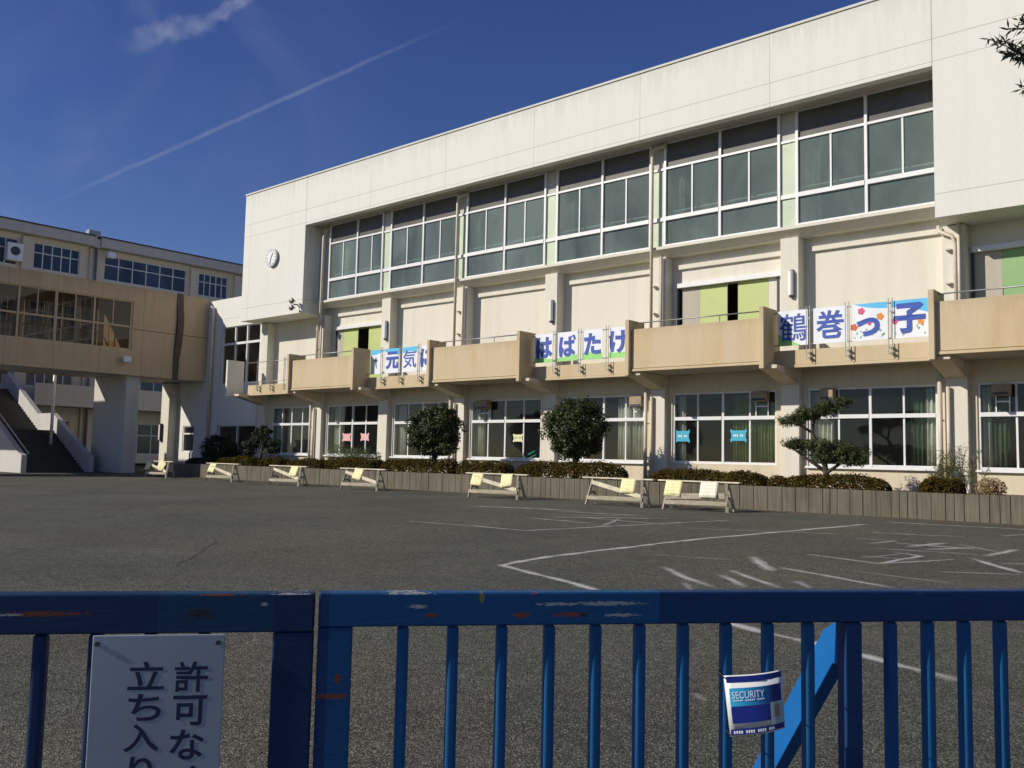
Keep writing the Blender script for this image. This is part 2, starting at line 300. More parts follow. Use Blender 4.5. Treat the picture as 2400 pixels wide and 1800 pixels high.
# ---------------------------------------------------------------- mesh helpers
class MB:
    def __init__(s): s.v = []; s.f = []; s.uv = None
    def box(s, x0, x1, y0, y1, z0, z1):
        b = len(s.v)
        s.v += [(x0, y0, z0), (x1, y0, z0), (x1, y1, z0), (x0, y1, z0), (x0, y0, z1), (x1, y0, z1), (x1, y1, z1), (x0, y1, z1)]
        s.f += [tuple(b + i for i in q) for q in ((0, 3, 2, 1), (4, 5, 6, 7), (0, 1, 5, 4), (1, 2, 6, 5), (2, 3, 7, 6), (3, 0, 4, 7))]
        return s
    def prism(s, pts, off):
        """polygon pts (3-D, in order) extruded by vector off"""
        b = len(s.v); n = len(pts); off = Vector(off)
        s.v += [tuple(p) for p in pts] + [tuple(Vector(p) + off) for p in pts]
        s.f += [tuple(b + i for i in range(n))[::-1], tuple(b + n + i for i in range(n))]
        s.f += [(b + i, b + (i + 1) % n, b + n + (i + 1) % n, b + n + i) for i in range(n)]
        return s
    def bar(s, p, q, w, h, up=(0, 0, 1)):
        p, q = Vector(p), Vector(q); d = (q - p).normalized(); u = Vector(up)
        if abs(d.dot(u)) > 0.98: u = Vector((0, 1, 0))
        sx = d.cross(u).normalized(); sy = sx.cross(d).normalized()
        return s.prism([p - sx * w / 2 - sy * h / 2, p + sx * w / 2 - sy * h / 2, p + sx * w / 2 + sy * h / 2, p - sx * w / 2 + sy * h / 2], q - p)
    def tube(s, pts, r, n=10, cap=True):
        pts = [Vector(p) for p in pts]; rr = r if isinstance(r, (list, tuple)) else [r] * len(pts)
        b0 = len(s.v); ref = None
        for i, p in enumerate(pts):
            d = ((pts[min(i + 1, len(pts) - 1)] - pts[max(i - 1, 0)])).normalized()
            if ref is None: ref = Vector((0, 0, 1)) if abs(d.z) < 0.9 else Vector((1, 0, 0))
            a = (ref - d * ref.dot(d)).normalized(); c = d.cross(a); ref = a
            s.v += [tuple(p + (a * math.cos(2 * math.pi * k / n) + c * math.sin(2 * math.pi * k / n)) * rr[i]) for k in range(n)]
        for i in range(len(pts) - 1):
            for k in range(n):
                a, c = b0 + i * n + k, b0 + i * n + (k + 1) % n
                s.f.append((a, c, c + n, a + n))
        if cap:
            s.f.append(tuple(b0 + k for k in range(n))[::-1]); e = b0 + (len(pts) - 1) * n; s.f.append(tuple(e + k for k in range(n)))
        return s
    def quad(s, a, b, c, d):
        i = len(s.v); s.v += [tuple(a), tuple(b), tuple(c), tuple(d)]; s.f.append((i, i + 1, i + 2, i + 3)); return s
    def build(s, name, mat, parent=None, smooth=False, bevel=0.0, origin=None):
        o0 = Vector(origin) if origin is not None else (ORG.get(parent.name, Vector((0, 0, 0))) if parent else Vector((0, 0, 0)))
        me = bpy.data.meshes.new(name); me.from_pydata([tuple(Vector(p) - o0) for p in s.v], [], s.f); me.update()
        if s.uv:
            ul = me.uv_layers.new(name='UVMap')
            for lp in me.loops: ul.data[lp.index].uv = s.uv[lp.vertex_index]
        me.materials.append(MAT[mat] if isinstance(mat, str) else mat)
        if smooth: me.polygons.foreach_set('use_smooth', [True] * len(me.polygons))
        ob = bpy.data.objects.new(name, me); COL.objects.link(ob)
        if parent is not None:
            ob.parent = parent; ORG[ob.name] = o0
        else:
            ob.location = o0; ORG[ob.name] = o0
        if bevel:
            bv = ob.modifiers.new('bevel', 'BEVEL'); bv.width = bevel; bv.segments = 2; bv.limit_method = 'ANGLE'
        return ob
ORG = {}
def tag(o, label, cat, group=None):
    o['label'] = label; o['category'] = cat
    if group: o['group'] = group
    return o
def thing(name, label, cat, loc, group=None, rz=0):
    e = bpy.data.objects.new(name, None); COL.objects.link(e); e.location = loc; e.rotation_euler = (0, 0, rz); e.empty_display_size = 0.2
    ORG[e.name] = Vector(loc) if rz == 0 else Vector((0, 0, 0))
    return tag(e, label, cat, group)
def struct(o): o['kind'] = 'structure'; return o
def copy_tree(o, parent=None):
    c = o.copy(); COL.objects.link(c); c.parent = parent
    for ch in o.children: copy_tree(ch, c)
    return c
def gz(y): return 0.016 * max(-20, min(60, y))

# glyphs: text is turned into a mesh, then fitted to a rectangle given by origin, right vector, up vector
def glyph_mesh(text, bold=0.0):
    c = bpy.data.curves.new('t', 'FONT'); c.body = text; c.size = 1; c.offset = bold; c.resolution_u = 4
    o = bpy.data.objects.new('t', c); COL.objects.link(o); bpy.context.view_layer.update()
    me = bpy.data.meshes.new_from_object(o.evaluated_get(bpy.context.evaluated_depsgraph_get()))
    vs = [(v.co.x, v.co.y) for v in me.vertices]; fs = [tuple(p.vertices) for p in me.polygons]
    bpy.data.objects.remove(o); bpy.data.curves.remove(c); bpy.data.meshes.remove(me)
    return vs, fs
def add_glyph(mb, text, org, right, up, w, h, bold=0.0, surf=None):
    vs, fs = glyph_mesh(text, bold)
    x0, x1 = min(v[0] for v in vs), max(v[0] for v in vs); y0, y1 = min(v[1] for v in vs), max(v[1] for v in vs)
    b = len(mb.v); org, right, up = Vector(org), Vector(right), Vector(up)
    for x, y in vs:
        a, c = (x - x0) / (x1 - x0) * w, (y - y0) / (y1 - y0) * h
        p = surf(a, c) if surf else org + right * a + up * c
        mb.v.append(tuple(p))
    mb.f += [tuple(b + i for i in f) for f in fs]

# ---------------------------------------------------------------- ground
g = MB()
xs = [-300, -120, -60, -30, 0, 30, 60, 120, 300]; ys = [-300, -20, 0, 20, 40, 60, 300]
for y in ys:
    for x in xs: g.v.append((x, y, gz(y)))
for j in range(len(ys) - 1):
    for i in range(len(xs) - 1):
        a = j * len(xs) + i; g.f.append((a, a + 1, a + 1 + len(xs), a + len(xs)))
struct(g.build('ground', 'asphalt'))

CH = [([(-6.6, 18.9), (-7.53, 13.41), (-7.76, 9.86), (-7.63, 8.64), (-6.6, 8.28), (-5.8, 7.97), (-4.4, 7.35), (-3.62, 7.18), (-3.3, 7.04), (-2.6, 6.87), (-1.68, 6.48)], .09, 1),
      ([(-6.08, 10.0), (-5.4, 9.4), (-4.82, 8.95)], .09, .9), ([(-5.2, 9.87), (-4.51, 9.18)], .08, .8), ([(-5.31, 10.34), (-4.24, 9.41)], .08, .95),
      ([(-4.34, 10.03), (-4.0, 9.64)], .08, .8), ([(-5.74, 11.84), (-5.3, 11.2), (-4.9, 10.63)], .11, .95), ([(-4.97, 11.03), (-4.2, 10.7), (-3.35, 10.34)], .08, .9),
      ([(-5.31, 12.72), (-4.7, 12.55), (-4.18, 12.41), (-4.06, 13.72), (-4.53, 13.99)], .07, .9), ([(-4.18, 12.41), (-3.6, 13.66)], .07, .75),
      ([(-5.19, 14.95), (-5.06, 15.77)], .10, .8), ([(-4.92, 15.35), (-3.66, 15.38)], .10, .8), ([(-4.62, 14.87), (-4.33, 15.98)], .10, .9), ([(-4.28, 14.72), (-3.73, 15.66)], .10, .9),
      ([(-3.46, 14.0), (-2.58, 12.74)], .09, .9), ([(-3.35, 12.12), (-2.56, 12.61)], .06, .7), ([(-3.37, 14.44), (-3.26, 15.8)], .1, .9), ([(-15.72, 16.57), (-14.29, 17.13), (-12.8, 17.4)], .12, .9),
      ([(-13.4, 12.3), (-11.84, 12.49), (-10.44, 12.53), (-9.71, 15.3), (-9.02, 17.66)], .07, .75), ([(-12.36, 14.83), (-10.63, 14.71)], .08, .7), ([(-12.25, 15.28), (-10.14, 16.97)], .09, .8),
      ([(-6.59, 19.74), (-3.99, 20.03), (-1, 20.2)], .09, .8), ([(-5.73, 15.66), (-5.06, 15.77)], .09, .6), ([(-3.94, 18.12), (-3.74, 18.8)], .1, .9),
      ([(-2.82, 5.01), (-2.68, 4.92)], .04, .7), ([(-3.74, 6.17), (-3.67, 6.25)], .04, .6), ([(-11.6, 15.8), (-9.4, 15.6)], .10, .6), ([(-4.7, 13.1), (-3.9, 13.2)], .06, .6), ([(-4.6, 12.9), (-4.3, 14.0)], .06, .55), ([(-4.95, 14.3), (-3.5, 14.55)], .08, .6), ([(-4.1, 15.9), (-3.2, 15.0)], .07, .6), ([(-3.0, 13.6), (-2.2, 14.4)], .08, .7), ([(-5.9, 17.0), (-4.4, 17.4)], .09, .55), ([(-2.9, 16.4), (-1.9, 16.9)], .09, .6), ([(-8.6, 15.2), (-6.0, 16.3)], .07, .4), ([(-6.9, 11.0), (-5.6, 11.4)], .06, .35), ([(-13.2, 16.9), (-10.9, 17.2)], .14, .55), ([(-12.6, 15.9), (-11.2, 16.8)], .10, .5), ([(-5.2, 9.0), (-4.8, 8.5)], .06, .6), ([(-4.2, 11.4), (-3.0, 11.2)], .06, .4), ([(-10.9, 16.2), (-10.1, 14.4)], .07, .6)]
ch = MB(); ch.uv = []
for pts, w, op in CH:
    fine = []
    for a, b in zip(pts, pts[1:]):
        n = max(2, int(math.dist(a, b) / 0.12))
        fine += [(a[0] + (b[0] - a[0]) * k / n, a[1] + (b[1] - a[1]) * k / n) for k in range(n)]
    fine.append(pts[-1]); ph = random.random() * 9
    i0 = len(ch.v); m = len(fine)
    for k, (x, y) in enumerate(fine):
        a, b = fine[max(0, k - 1)], fine[min(m - 1, k + 1)]; d = Vector((b[0] - a[0], b[1] - a[1])).normalized(); nn = Vector((-d.y, d.x))
        ww = w * (0.82 + 0.17 * math.sin(k * 1.3 + ph) + 0.1 * random.random()); j = 0.012 * math.sin(k * 0.5 + ph)
        e = op * min(1, 0.35 + k / 5, 0.35 + (m - 1 - k) / 5)
        for s_, vv in ((-1, 0.0), (1, 1.0)):
            px, py = x + nn.x * (s_ * ww + j), y + nn.y * (s_ * ww + j)
            ch.v.append((px, py, gz(py) + 0.004)); ch.uv.append((e, vv))
    for k in range(m - 1): ch.f.append((i0 + 2 * k, i0 + 2 * k + 1, i0 + 2 * k + 3, i0 + 2 * k + 2))
struct(ch.build('chalk_markings', 'chalk'))
ck = MB(); pc = [(-10.3, 5.7), (-10.56, 5.86), (-10.85, 6.2), (-11.14, 6.4), (-11.5, 6.75), (-11.85, 6.98), (-12.4, 7.5), (-12.94, 7.78)]
for k in range(len(pc) - 1):
    a, b = pc[k], pc[k + 1]; w0, w1 = 0.012 * (1 - abs(k / 7 - .4)), 0.012 * (1 - abs((k + 1) / 7 - .4))
    ck.quad((a[0] - w0, a[1] - w0, gz(a[1]) + .004), (a[0] + w0, a[1] + w0, gz(a[1]) + .004), (b[0] + w1, b[1] + w1, gz(b[1]) + .004), (b[0] - w1, b[1] - w1, gz(b[1]) + .004))
struct(ck.build('ground_crack', 'dark_room'))

# ---------------------------------------------------------------- the gym building
XC = lambda j: -28.97 + 4.5 * j          # column centres
XF = lambda j: -29.16 + 4.5 * j          # balcony fins (left faces)
XL, XR = -38.72, 11.5
ORIG = (-20, 26, 0)
gym = thing('school_building', 'long white and cream two storey school hall with tall glazed upper floor and tan balconies', 'building', ORIG)
def part(mb, name, mat, parent=None, **k): return mb.build(name, mat, parent or gym, **k)
# shell: roof slab, back wall, side walls, floors
m = MB(); m.box(XL, XR, 24.15, 38, 13.6, 14.1); part(m, 'roof', 'soffit')
m = MB(); m.box(XL, XR, 24.10, 24.52, 14.2, 14.27).box(XL, -38.3, 24.52, 38, 14.2, 14.27); part(m, 'roof_coping', 'white_wall')
part(MB().box(XL, XL + .25, 25.75, 38, 0.2, 14.2), 'side_wall', 'cream'); part(MB().box(XR - .25, XR, 25.75, 38, 0.2, 14.2), 'side_wall', 'cream')
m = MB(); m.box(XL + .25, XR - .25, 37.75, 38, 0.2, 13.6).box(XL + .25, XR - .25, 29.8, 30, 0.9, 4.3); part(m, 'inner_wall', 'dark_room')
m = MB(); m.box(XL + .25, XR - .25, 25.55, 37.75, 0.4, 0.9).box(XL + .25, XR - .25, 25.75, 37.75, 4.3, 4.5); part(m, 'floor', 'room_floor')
# big white upper band with its two solid ends
m = MB()
m.box(-33.7, -6.66, 24.14, 24.42, 11.95, 14.2)
m.box(XL, -33.7, 24.14, 25.5, 7.9, 14.2)
m.box(-6.66, XR, 24.14, 25.5, 7.9, 14.2)
part(m, 'upper_facade', 'white_wall', bevel=0.012)
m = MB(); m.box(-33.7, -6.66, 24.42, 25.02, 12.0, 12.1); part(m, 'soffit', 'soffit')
# columns and walls
for j in range(-2, 9):
    x = XC(j)
    if x + .28 > XR: continue
    top = 7.88 if (j < 0 or j > 4) else 8.2
    part(MB().box(x - .28, x + .28, 25.05, 25.5, 0.3, top), 'column', 'cream', bevel=0.015)
m = MB(); m.box(XL, XR, 25.5, 25.75, 7.16, 8.53)          # band over the doors and walls
m.box(-33.7, -6.66, 25.18, 25.5, 8.3, 8.5)
doors = {3: (-14.99, -11.5), -1: (-32.9, -29.5), 5: (-6.15, -2.4)}
for j in range(-3, 9):
    x0, x1 = max(XL, XC(j) + .28), min(XR, XC(j + 1) - .28)
    if j == -3: x0, x1 = XL, XC(-2) - .28
    if x1 <= x0: continue
    if j in doors:
        a, b = doors[j]
        if a > x0: m.box(XC(j), a, 25.5, 25.75, 4.5, 7.16)
        m.box(b, XC(j + 1), 25.5, 25.75, 4.5, 7.16)
    else: m.box(XC(j) if j > -3 else XL, XC(j + 1), 25.5, 25.75, 4.5, 7.16)
part(m, 'upper_wall', 'cream')
for j in range(-1, 5): part(MB().box(XC(j) + .55 if j >= 0 else XC(j) + .6, XC(j + 1) - .28, 25.40, 25.5, 7.78, 7.93), 'wall_moulding', 'cream', bevel=0.01)
m = MB(); m.box(-33.7, -6.66, 24.86, 25.12, 8.40, 8.5); m.prism([(-33.7, 24.90, 8.40), (-33.7, 25.18, 8.40), (-33.7, 25.5, 8.3), (-33.7, 25.5, 8.2), (-33.7, 25.18, 8.2)], (27.04, 0, 0))
part(m, 'window_ledge', 'cream', bevel=0.008)

def window(xs, z0, z1, y, transom, toprail, thin, mat_g, name='window', fw=.08, dp=.12, thinz=None, extra=None, parent=None):
    """frame mesh with a pane mesh below it; xs = left, mullions, right"""
    m = MB(); y0, y1 = y, y + dp
    for i, x in enumerate(xs): m.box(x - fw / 2, x + fw / 2, y0, y1, z0, z1)
    for a, b in zip(xs, xs[1:]):
        a2, b2 = a + fw / 2, b - fw / 2
        m.box(a2, b2, y0 + .01, y1, z0, z0 + .07); m.box(a2, b2, y0 + .01, y1, z1 - .05, z1)
        for zt, th in transom: m.box(a2, b2, y0 - .015, y1, zt - th / 2, zt + th / 2)
        if toprail: m.box(a2, b2, y0 + .01, y1, toprail - .035, toprail + .035)
    for x, a, b in thin: m.box(x - .025, x + .025, y0 + .03, y1 - .02, a, b)
    w = (parent and m.build(name, 'alu', parent)) or part(m, name, 'alu')
    p = MB(); yp = y + dp * .5; p.quad((xs[0], yp, z0 + .01), (xs[-1], yp, z0 + .01), (xs[-1], yp, z1 - .01), (xs[0], yp, z1 - .01)); 
    if toprail: p.v = [(vx, vy, min(vz, toprail)) for vx, vy, vz in p.v]
    p.build('pane', mat_g, w)
    if toprail: MB().box(xs[0] + fw / 2, xs[-1] - fw / 2, yp + .005, yp + .02, toprail + .035, z1 - .05).build('head_shade_sheet', 'head', w)  # dark sheet replaces the top glass, fascia shade put into its colour
    return w
# upper floor: a pair of tall windows in every bay, pale green strip in front of each column
for j in range(-1, 5):
    a = XC(j) + .28; b = XC(j + 1) - .28
    if j == -1: a = -32.9
    if j == 4: b = -6.70
    mid = (a + b) / 2 + .02
    thin = [((a + mid) / 2, 9.5, 11.08), ((mid + b) / 2, 9.5, 11.08)]
    if j == -1: mid = -30.95; thin = [(-31.95, 9.5, 11.08), (-29.97, 9.5, 11.08)]
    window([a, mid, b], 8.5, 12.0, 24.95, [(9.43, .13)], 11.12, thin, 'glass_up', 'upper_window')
for j in range(0, 5):
    m = MB(); m.box(XC(j) - .235, XC(j) + .235, 25.02, 25.05, 8.5, 11.08); s_ = part(m, 'green_panel', 'pale_green')
    m = MB(); m.box(XC(j) - .235, XC(j) + .235, 24.97, 25.05, 9.37, 9.49).box(XC(j) - .235, XC(j) + .235, 24.98, 25.05, 11.08, 11.15); m.build('panel_rail', 'alu', s_)
    m = MB(); m.box(XC(j) - .235, XC(j) + .235, 25.02, 25.05, 11.15, 12.0); m.build('panel_head', 'eave', s_)
m = MB(); m.box(-33.7, -32.95, 25.0, 25.3, 8.5, 12.0); part(m, 'dark_jamb', 'eave')
m = MB(); m.tube([(-32.8, 25.2, 9.70), (-6.8, 25.2, 9.70)], .035, 6); part(m, 'inner_handrail', 'white')

# sliding doors on the balcony
def door(x0, x1, z1, panels, lint):
    m = MB()
    for a, b, _ in panels: pass
    fr = MB().box(x0, x0 + .06, 25.46, 25.6, 4.5, z1).box(x1 - .05, x1, 25.46, 25.6, 4.5, z1).box(x0 + .06, x1 - .05, 25.47, 25.6, 4.5, 4.52)
    d = part(fr, 'sliding_door', 'dark_metal')
    for a, b, mt in panels:
        p = MB().box(a, b, 25.52, 25.56, 4.52, z1 - .005)
        p.build('door_panel', mt, d, bevel=.006)
    MB().box(lint[0], lint[1], 25.36, 25.5, z1, z1 + .15).build('door_track', 'alu', d, bevel=.01)
door(-14.99, -11.5, 7.16, [(-14.85, -14.19, 'soffit'), (-14.19, -13.22, 'green_door'), (-12.86, -11.84, 'green_door'), (-11.84, -11.56, 'cream')], (-14.95, -11.25))
door(-32.9, -29.5, 7.16, [(-32.84, -32.37, 'soffit'), (-32.37, -31.35, 'green_door'), (-30.62, -29.58, 'green_door')], (-32.8, -29.25))
door(-6.15, -2.4, 7.16, [(-6.09, -5.43, 'soffit'), (-5.43, -3.9, 'mid_green_door'), (-3.9, -2.45, 'mid_green_door')], (-6.1, -2.3))

# ground floor: wall pieces and windows
lw = MB(); lw.box(XL, XR, 25.24, 25.5, 3.70, 4.28)
GW = []
for j in range(-2, 9):
    x0 = XC(j) + .28; x1 = min(XC(j + 1) - .28, XR)
    if x1 - x0 < 1: continue
    a, b = x0 + .17, x1 - .22
    if j == -2: a, b = -37.35, -34.15
    lw.box(XC(j), a, 25.24, 25.5, 0.3, 3.70); lw.box(b, XC(j + 1), 25.24, 25.5, 0.3, 3.70)
    lw.box(a, b, 25.24, 25.5, 0.3, 1.28 if j in () else 1.46)
    GW.append((j, a, b))
lw.box(XL, XC(-2), 25.24, 25.5, 0.3, 3.70)
part(lw, 'lower_wall', 'low_wall')
for j, a, b in GW:
    w = (b - a) / 4; xs = [a + .03, (a + b) / 2, b - .03]
    thin = [(a + w, 1.5, 3.68), (b - w, 1.5, 3.68)]
    if j == 3:
        window([a + .03, (a + b) / 2, b - .03], 1.46, 3.70, 25.28, [(2.88, .11)], None, thin, 'glass', 'lower_window', fw=.07, dp=.1)
        continue
    window(xs, 1.46, 3.70, 25.28, [(2.88, .11)], None, thin, 'glass', 'lower_window', fw=.07, dp=.1)
    sl = MB().box(a - .05, b + .05, 25.14, 25.30, 1.40, 1.46); part(sl, 'window_sill', 'white', bevel=.008)
VB = [(-12.19, -11.69, 3.36, 3.66), (-16.55, -16.07, 3.28, 3.64), (-23.61, -22.95, 3.34, 3.68), (-10.08, -9.69, 3.34, 3.68), (-5.64, -5.22, 3.34, 3.64)]
for a, b, z0, z1 in VB:
    v = part(MB().box(a, b, 25.02, 25.29, z0, z1), 'vent_hood', 'vent', bevel=.02)
    MB().box(a + .04, b - .04, 25.0, 25.02, z0 + .02, z0 + .09).build('vent_slot', 'dark_metal', v)
    MB().box(a + .04, a + .07, 25.26, 25.29, 2.93, z0).box(b - .07, b - .04, 25.26, 25.29, 2.93, z0).box(a + .07, b - .07, 25.26, 25.29, z0 - .16, z0 - .12).build('vent_frame', 'white', v)

# balconies: slab, solid panels, fins, brackets, railings
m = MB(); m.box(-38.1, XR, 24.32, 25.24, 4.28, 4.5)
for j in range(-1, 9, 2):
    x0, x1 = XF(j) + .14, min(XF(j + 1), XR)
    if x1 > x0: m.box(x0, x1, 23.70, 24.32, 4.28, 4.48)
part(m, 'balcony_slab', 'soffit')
for j in range(-1, 9, 2):
    x0, x1 = XF(j) + .14, min(XF(j + 1), XR)
    if x1 <= x0: continue
    s_ = part(MB().box(x0, x1, 23.56, 23.70, 4.38, 5.62), 'balcony_panel', 'balcony', bevel=.01)
    MB().box(x0, x1, 23.53, 23.72, 4.285, 4.365).build('panel_foot', 'balcony', s_, bevel=.01)
    rl = MB(); rl.tube([(x0, 23.86, 5.86), (x1, 23.86, 5.86)], .02, 8)
    n = 3
    for k in range(1, n): xx = x0 + (x1 - x0) * k / n; rl.tube([(xx, 23.86, 4.5), (xx, 23.86, 5.85)], .016, 6)
    rl.build('panel_handrail', 'grey_metal', s_, smooth=True)
for j in range(-2, 10):
    x = XF(j) if j > -2 else -38.62
    if x > XR: continue
    part(MB().box(x, x + .14, 23.42, 24.32, 4.16, 5.92), 'balcony_fin', 'balcony' if j > -2 else 'white_wall', bevel=.01)
for j in range(-2, 10):
    x = XC(j)
    if x > XR: continue
    m = MB(); m.prism([(x - .25, 23.62, 4.275), (x - .25, 23.62, 4.17), (x - .25, 25.05, 3.82), (x - .25, 25.05, 4.275)], (.5, 0, 0)); part(m, 'balcony_bracket', 'low_wall', bevel=.01)
for j in range(-2, 9, 2):
    x0, x1 = (XF(j) + .14 if j > -2 else -37.9), min(XF(j + 1), XR)
    if x1 <= x0: continue
    e = part(MB().box(x0, x1, 24.2, 24.32, 4.30, 4.72), 'slab_edge', 'balcony', bevel=.012)
    MB().box(x0, x1, 24.18, 24.32, 4.22, 4.297).build('edge_drip', 'balcony', e, bevel=.008)
    rl = MB()
    for z in (5.80, 4.86): rl.tube([(x0, 24.16, z), (x1, 24.16, z)], .016, 6)
    rl.build('railing', 'grey_metal', e, smooth=True)
    for k in (1, 2, 3):
        xx = x0 + (x1 - x0) * (.22 if k == 1 else .47 if k == 2 else .73) + .06
        po = MB()
        for dx in (-.05, .05): po.tube([(xx + dx, 24.06, 4.42 if dx < 0 else 4.36), (xx + dx, 24.06, 5.92)], .013, 6)
        po.box(xx - .05, xx + .05, 24.045, 24.2, 4.46, 4.49).box(xx - .05, xx + .05, 24.045, 24.2, 4.60, 4.63).box(xx - .05, xx + .05, 24.05, 24.075, 5.55, 5.59)
        po.build('railing_post', 'grey_metal', e, smooth=False)
# downpipes on every second column
for j in (-1, 1, 3, 5):
    x = XC(j)
    m = MB()
    if j in (1, 3): m.tube([(x + .30, 25.0, 11.98), (x + .30, 24.9, 11.85), (x - .02, 24.80, 11.80), (x - .1, 24.78, 11.65), (x - .1, 24.78, 4.5)], .055, 10)
    elif j == -1: m.tube([(x + .45, 25.0, 11.95), (x + .35, 24.86, 11.7), (x + .28, 24.8, 11.4), (x + .26, 24.8, 8.0), (x + .1, 24.9, 7.6), (x - .1, 24.95, 7.3), (x - .1, 24.95, 4.5)], .06, 10)
    else: m.tube([(x - .35, 25.0, 7.88), (x - .3, 24.9, 7.72), (x + .02, 24.9, 7.55), (x + .08, 24.93, 7.3), (x + .08, 24.93, 4.5)], .05, 10)
    d = part(m, 'downpipe', 'pipe', smooth=True)
    m = MB(); m.tube([(x + .16, 24.95, 8.18 if j > -1 else 7.6), (x + .16, 24.95, 4.5)], .045, 8); m.build('second_pipe', 'pipe', d, smooth=True)
    m = MB(); m.tube([(x - .36, 24.93, 3.95), (x - .36, 24.93, .5)], .06, 10); m.tube([(x - .17, 24.97, 3.6), (x - .17, 24.97, .5)], .05, 10); m.build('lower_pipe', 'pipe', d, smooth=True)
    for z in (5.2, 6.3, 7.2): MB().box(x - .17, x - .03, 24.9, 25.05, z, z + .04).build('pipe_clip', 'pipe', d)
    for z in (1.6, 2.7): MB().box(x - .43, x - .29, 24.95, 25.05, z, z + .04).build('pipe_clip', 'pipe', d)
# lights, clock, camera on the building
for j, lab in ((0, 'long white wall light on the pier beside the left green sliding door'), (2, 'long white wall light on the pier above the second banner row'), (4, 'long white wall light on the pier right of the middle green sliding door')):
    x = XC(j) + .08; t = thing('wall_light', lab, 'wall light', (x, 25.05, 6.8), 'long wall lights on the piers')
    m = MB(); m.tube([(x, 24.97, 6.45), (x, 24.97, 7.18)], .075, 12); m.build('lamp_cover', 'white', t, smooth=False, bevel=.01)
    m = MB(); m.box(x - .06, x + .06, 24.99, 25.05, 6.40, 7.22); m.build('lamp_base', 'dark_metal', t)
    m = MB(); m.tube([(x, 24.97, 6.39), (x, 24.97, 6.449)], .06, 10); m.build('lamp_cap', 'dark_metal', t)
t = thing('wall_clock', 'round white wall clock high on the blank white end of the facade', 'clock', (-36.15, 24.14, 10.73))
def disc(mb, cx, y0, y1, cz, r, n=40, r2=None): mb.tube([(cx, y1, cz), (cx, y0, cz)], [r2 or r, r], n)
m = MB(); disc(m, -36.15, 24.02, 24.14, 10.73, .44); m.build('clock_case', 'grey_metal', t, bevel=.01)
m = MB(); disc(m, -36.15, 24.010, 24.019, 10.73, .39); m.build('clock_face', 'white', t)
m = MB()
for k in range(12):
    a = R(30 * k); dx, dz = math.sin(a), math.cos(a); m.bar((-36.15 + dx * .30, 24.004, 10.73 + dz * .30), (-36.15 + dx * .36, 24.004, 10.73 + dz * .36), .03, .008, (0, 1, 0))
m.build('hour_mark', 'black_ink', t)
m = MB(); m.bar((-36.15, 24.0, 10.73), (-36.02, 24.0, 10.93), .035, .008, (0, 1, 0)); m.build('hour_hand', 'black_ink', t)
m = MB(); m.bar((-36.15, 23.99, 10.73), (-36.22, 23.99, 10.42), .025, .008, (0, 1, 0)); m.build('minute_hand', 'black_ink', t)
t = thing('loudspeaker', 'small dark double horn loudspeaker on the lower corner of the white block', 'loudspeaker', (-34.0, 24.14, 8.3))
m = MB(); m.bar((-34.05, 24.14, 8.28), (-34.05, 23.9, 8.28), .05, .05); m.build('bracket', 'dark_metal', t)
for z in (8.43, 8.12):
    m = MB(); m.tube([(-34.05, 23.98, z), (-34.02, 23.86, z), (-33.98, 23.74, z - .02)], [.04, .07, .14], 14); m.build('horn', 'grey_metal', t, smooth=True)

# ---------------------------------------------------------------- banner panels on the railings
def banner_mat(name, kind):
    m, nt, b, o = newmat(name); tcn = N(nt, 'ShaderNodeTexCoord'); sep = N(nt, 'ShaderNodeSeparateXYZ'); g = N(nt, 'ShaderNodeNewGeometry'); nt.links.new(g.outputs['Position'], sep.inputs[0])
    x, z = sep.outputs[0], sep.outputs[2]
    c = (0.80, 0.82, 0.85)
    if kind == 'sky':      # sky blue along the top, cloud edge wavy
        e = M_(nt, 'ADD', M_(nt, 'MULTIPLY', M_(nt, 'SINE', M_(nt, 'MULTIPLY', x, 4.0)), .06), M_(nt, 'MULTIPLY_ADD', x, -.035, 5.63 - .035 * 27))
        c = mixcol(nt, M_(nt, 'GREATER_THAN', z, e), c, (0.10, 0.50, 0.80))
    if kind == 'sky_right':
        e = M_(nt, 'ADD', M_(nt, 'MULTIPLY', M_(nt, 'SINE', M_(nt, 'MULTIPLY', x, 3.2)), .05), M_(nt, 'MULTIPLY_ADD', x, -.20, 5.70 - .20 * 8.0))
        c = mixcol(nt, M_(nt, 'GREATER_THAN', z, e), c, (0.10, 0.50, 0.80))
    if kind == 'grass':
        e = M_(nt, 'ADD', M_(nt, 'MULTIPLY', M_(nt, 'SINE', M_(nt, 'MULTIPLY', x, 2.4)), .05), M_(nt, 'MULTIPLY_ADD', x, .02, 5.03 + .02 * 18))
        c = mixcol(nt, M_(nt, 'LESS_THAN', z, e), c, (0.30, 0.68, 0.20))
    if kind == 'corner':
        c = mixcol(nt, M_(nt, 'LESS_THAN', M_(nt, 'ADD', z, M_(nt, 'MULTIPLY', x, .5)), 5.0 - .5 * 10.55), c, (0.28, 0.62, 0.18))
    if isinstance(c, tuple): b.inputs['Base Color'].default_value = (*c, 1)
    else: nt.links.new(c, b.inputs['Base Color'])
    b.inputs['Roughness'].default_value = 0.6
    return m
for k in ('sky', 'sky_right', 'grass', 'corner', 'plain'): MAT['ban_' + k] = banner_mat('banner_print_' + k, k)
BG = 'banner panels hung on the balcony railings'
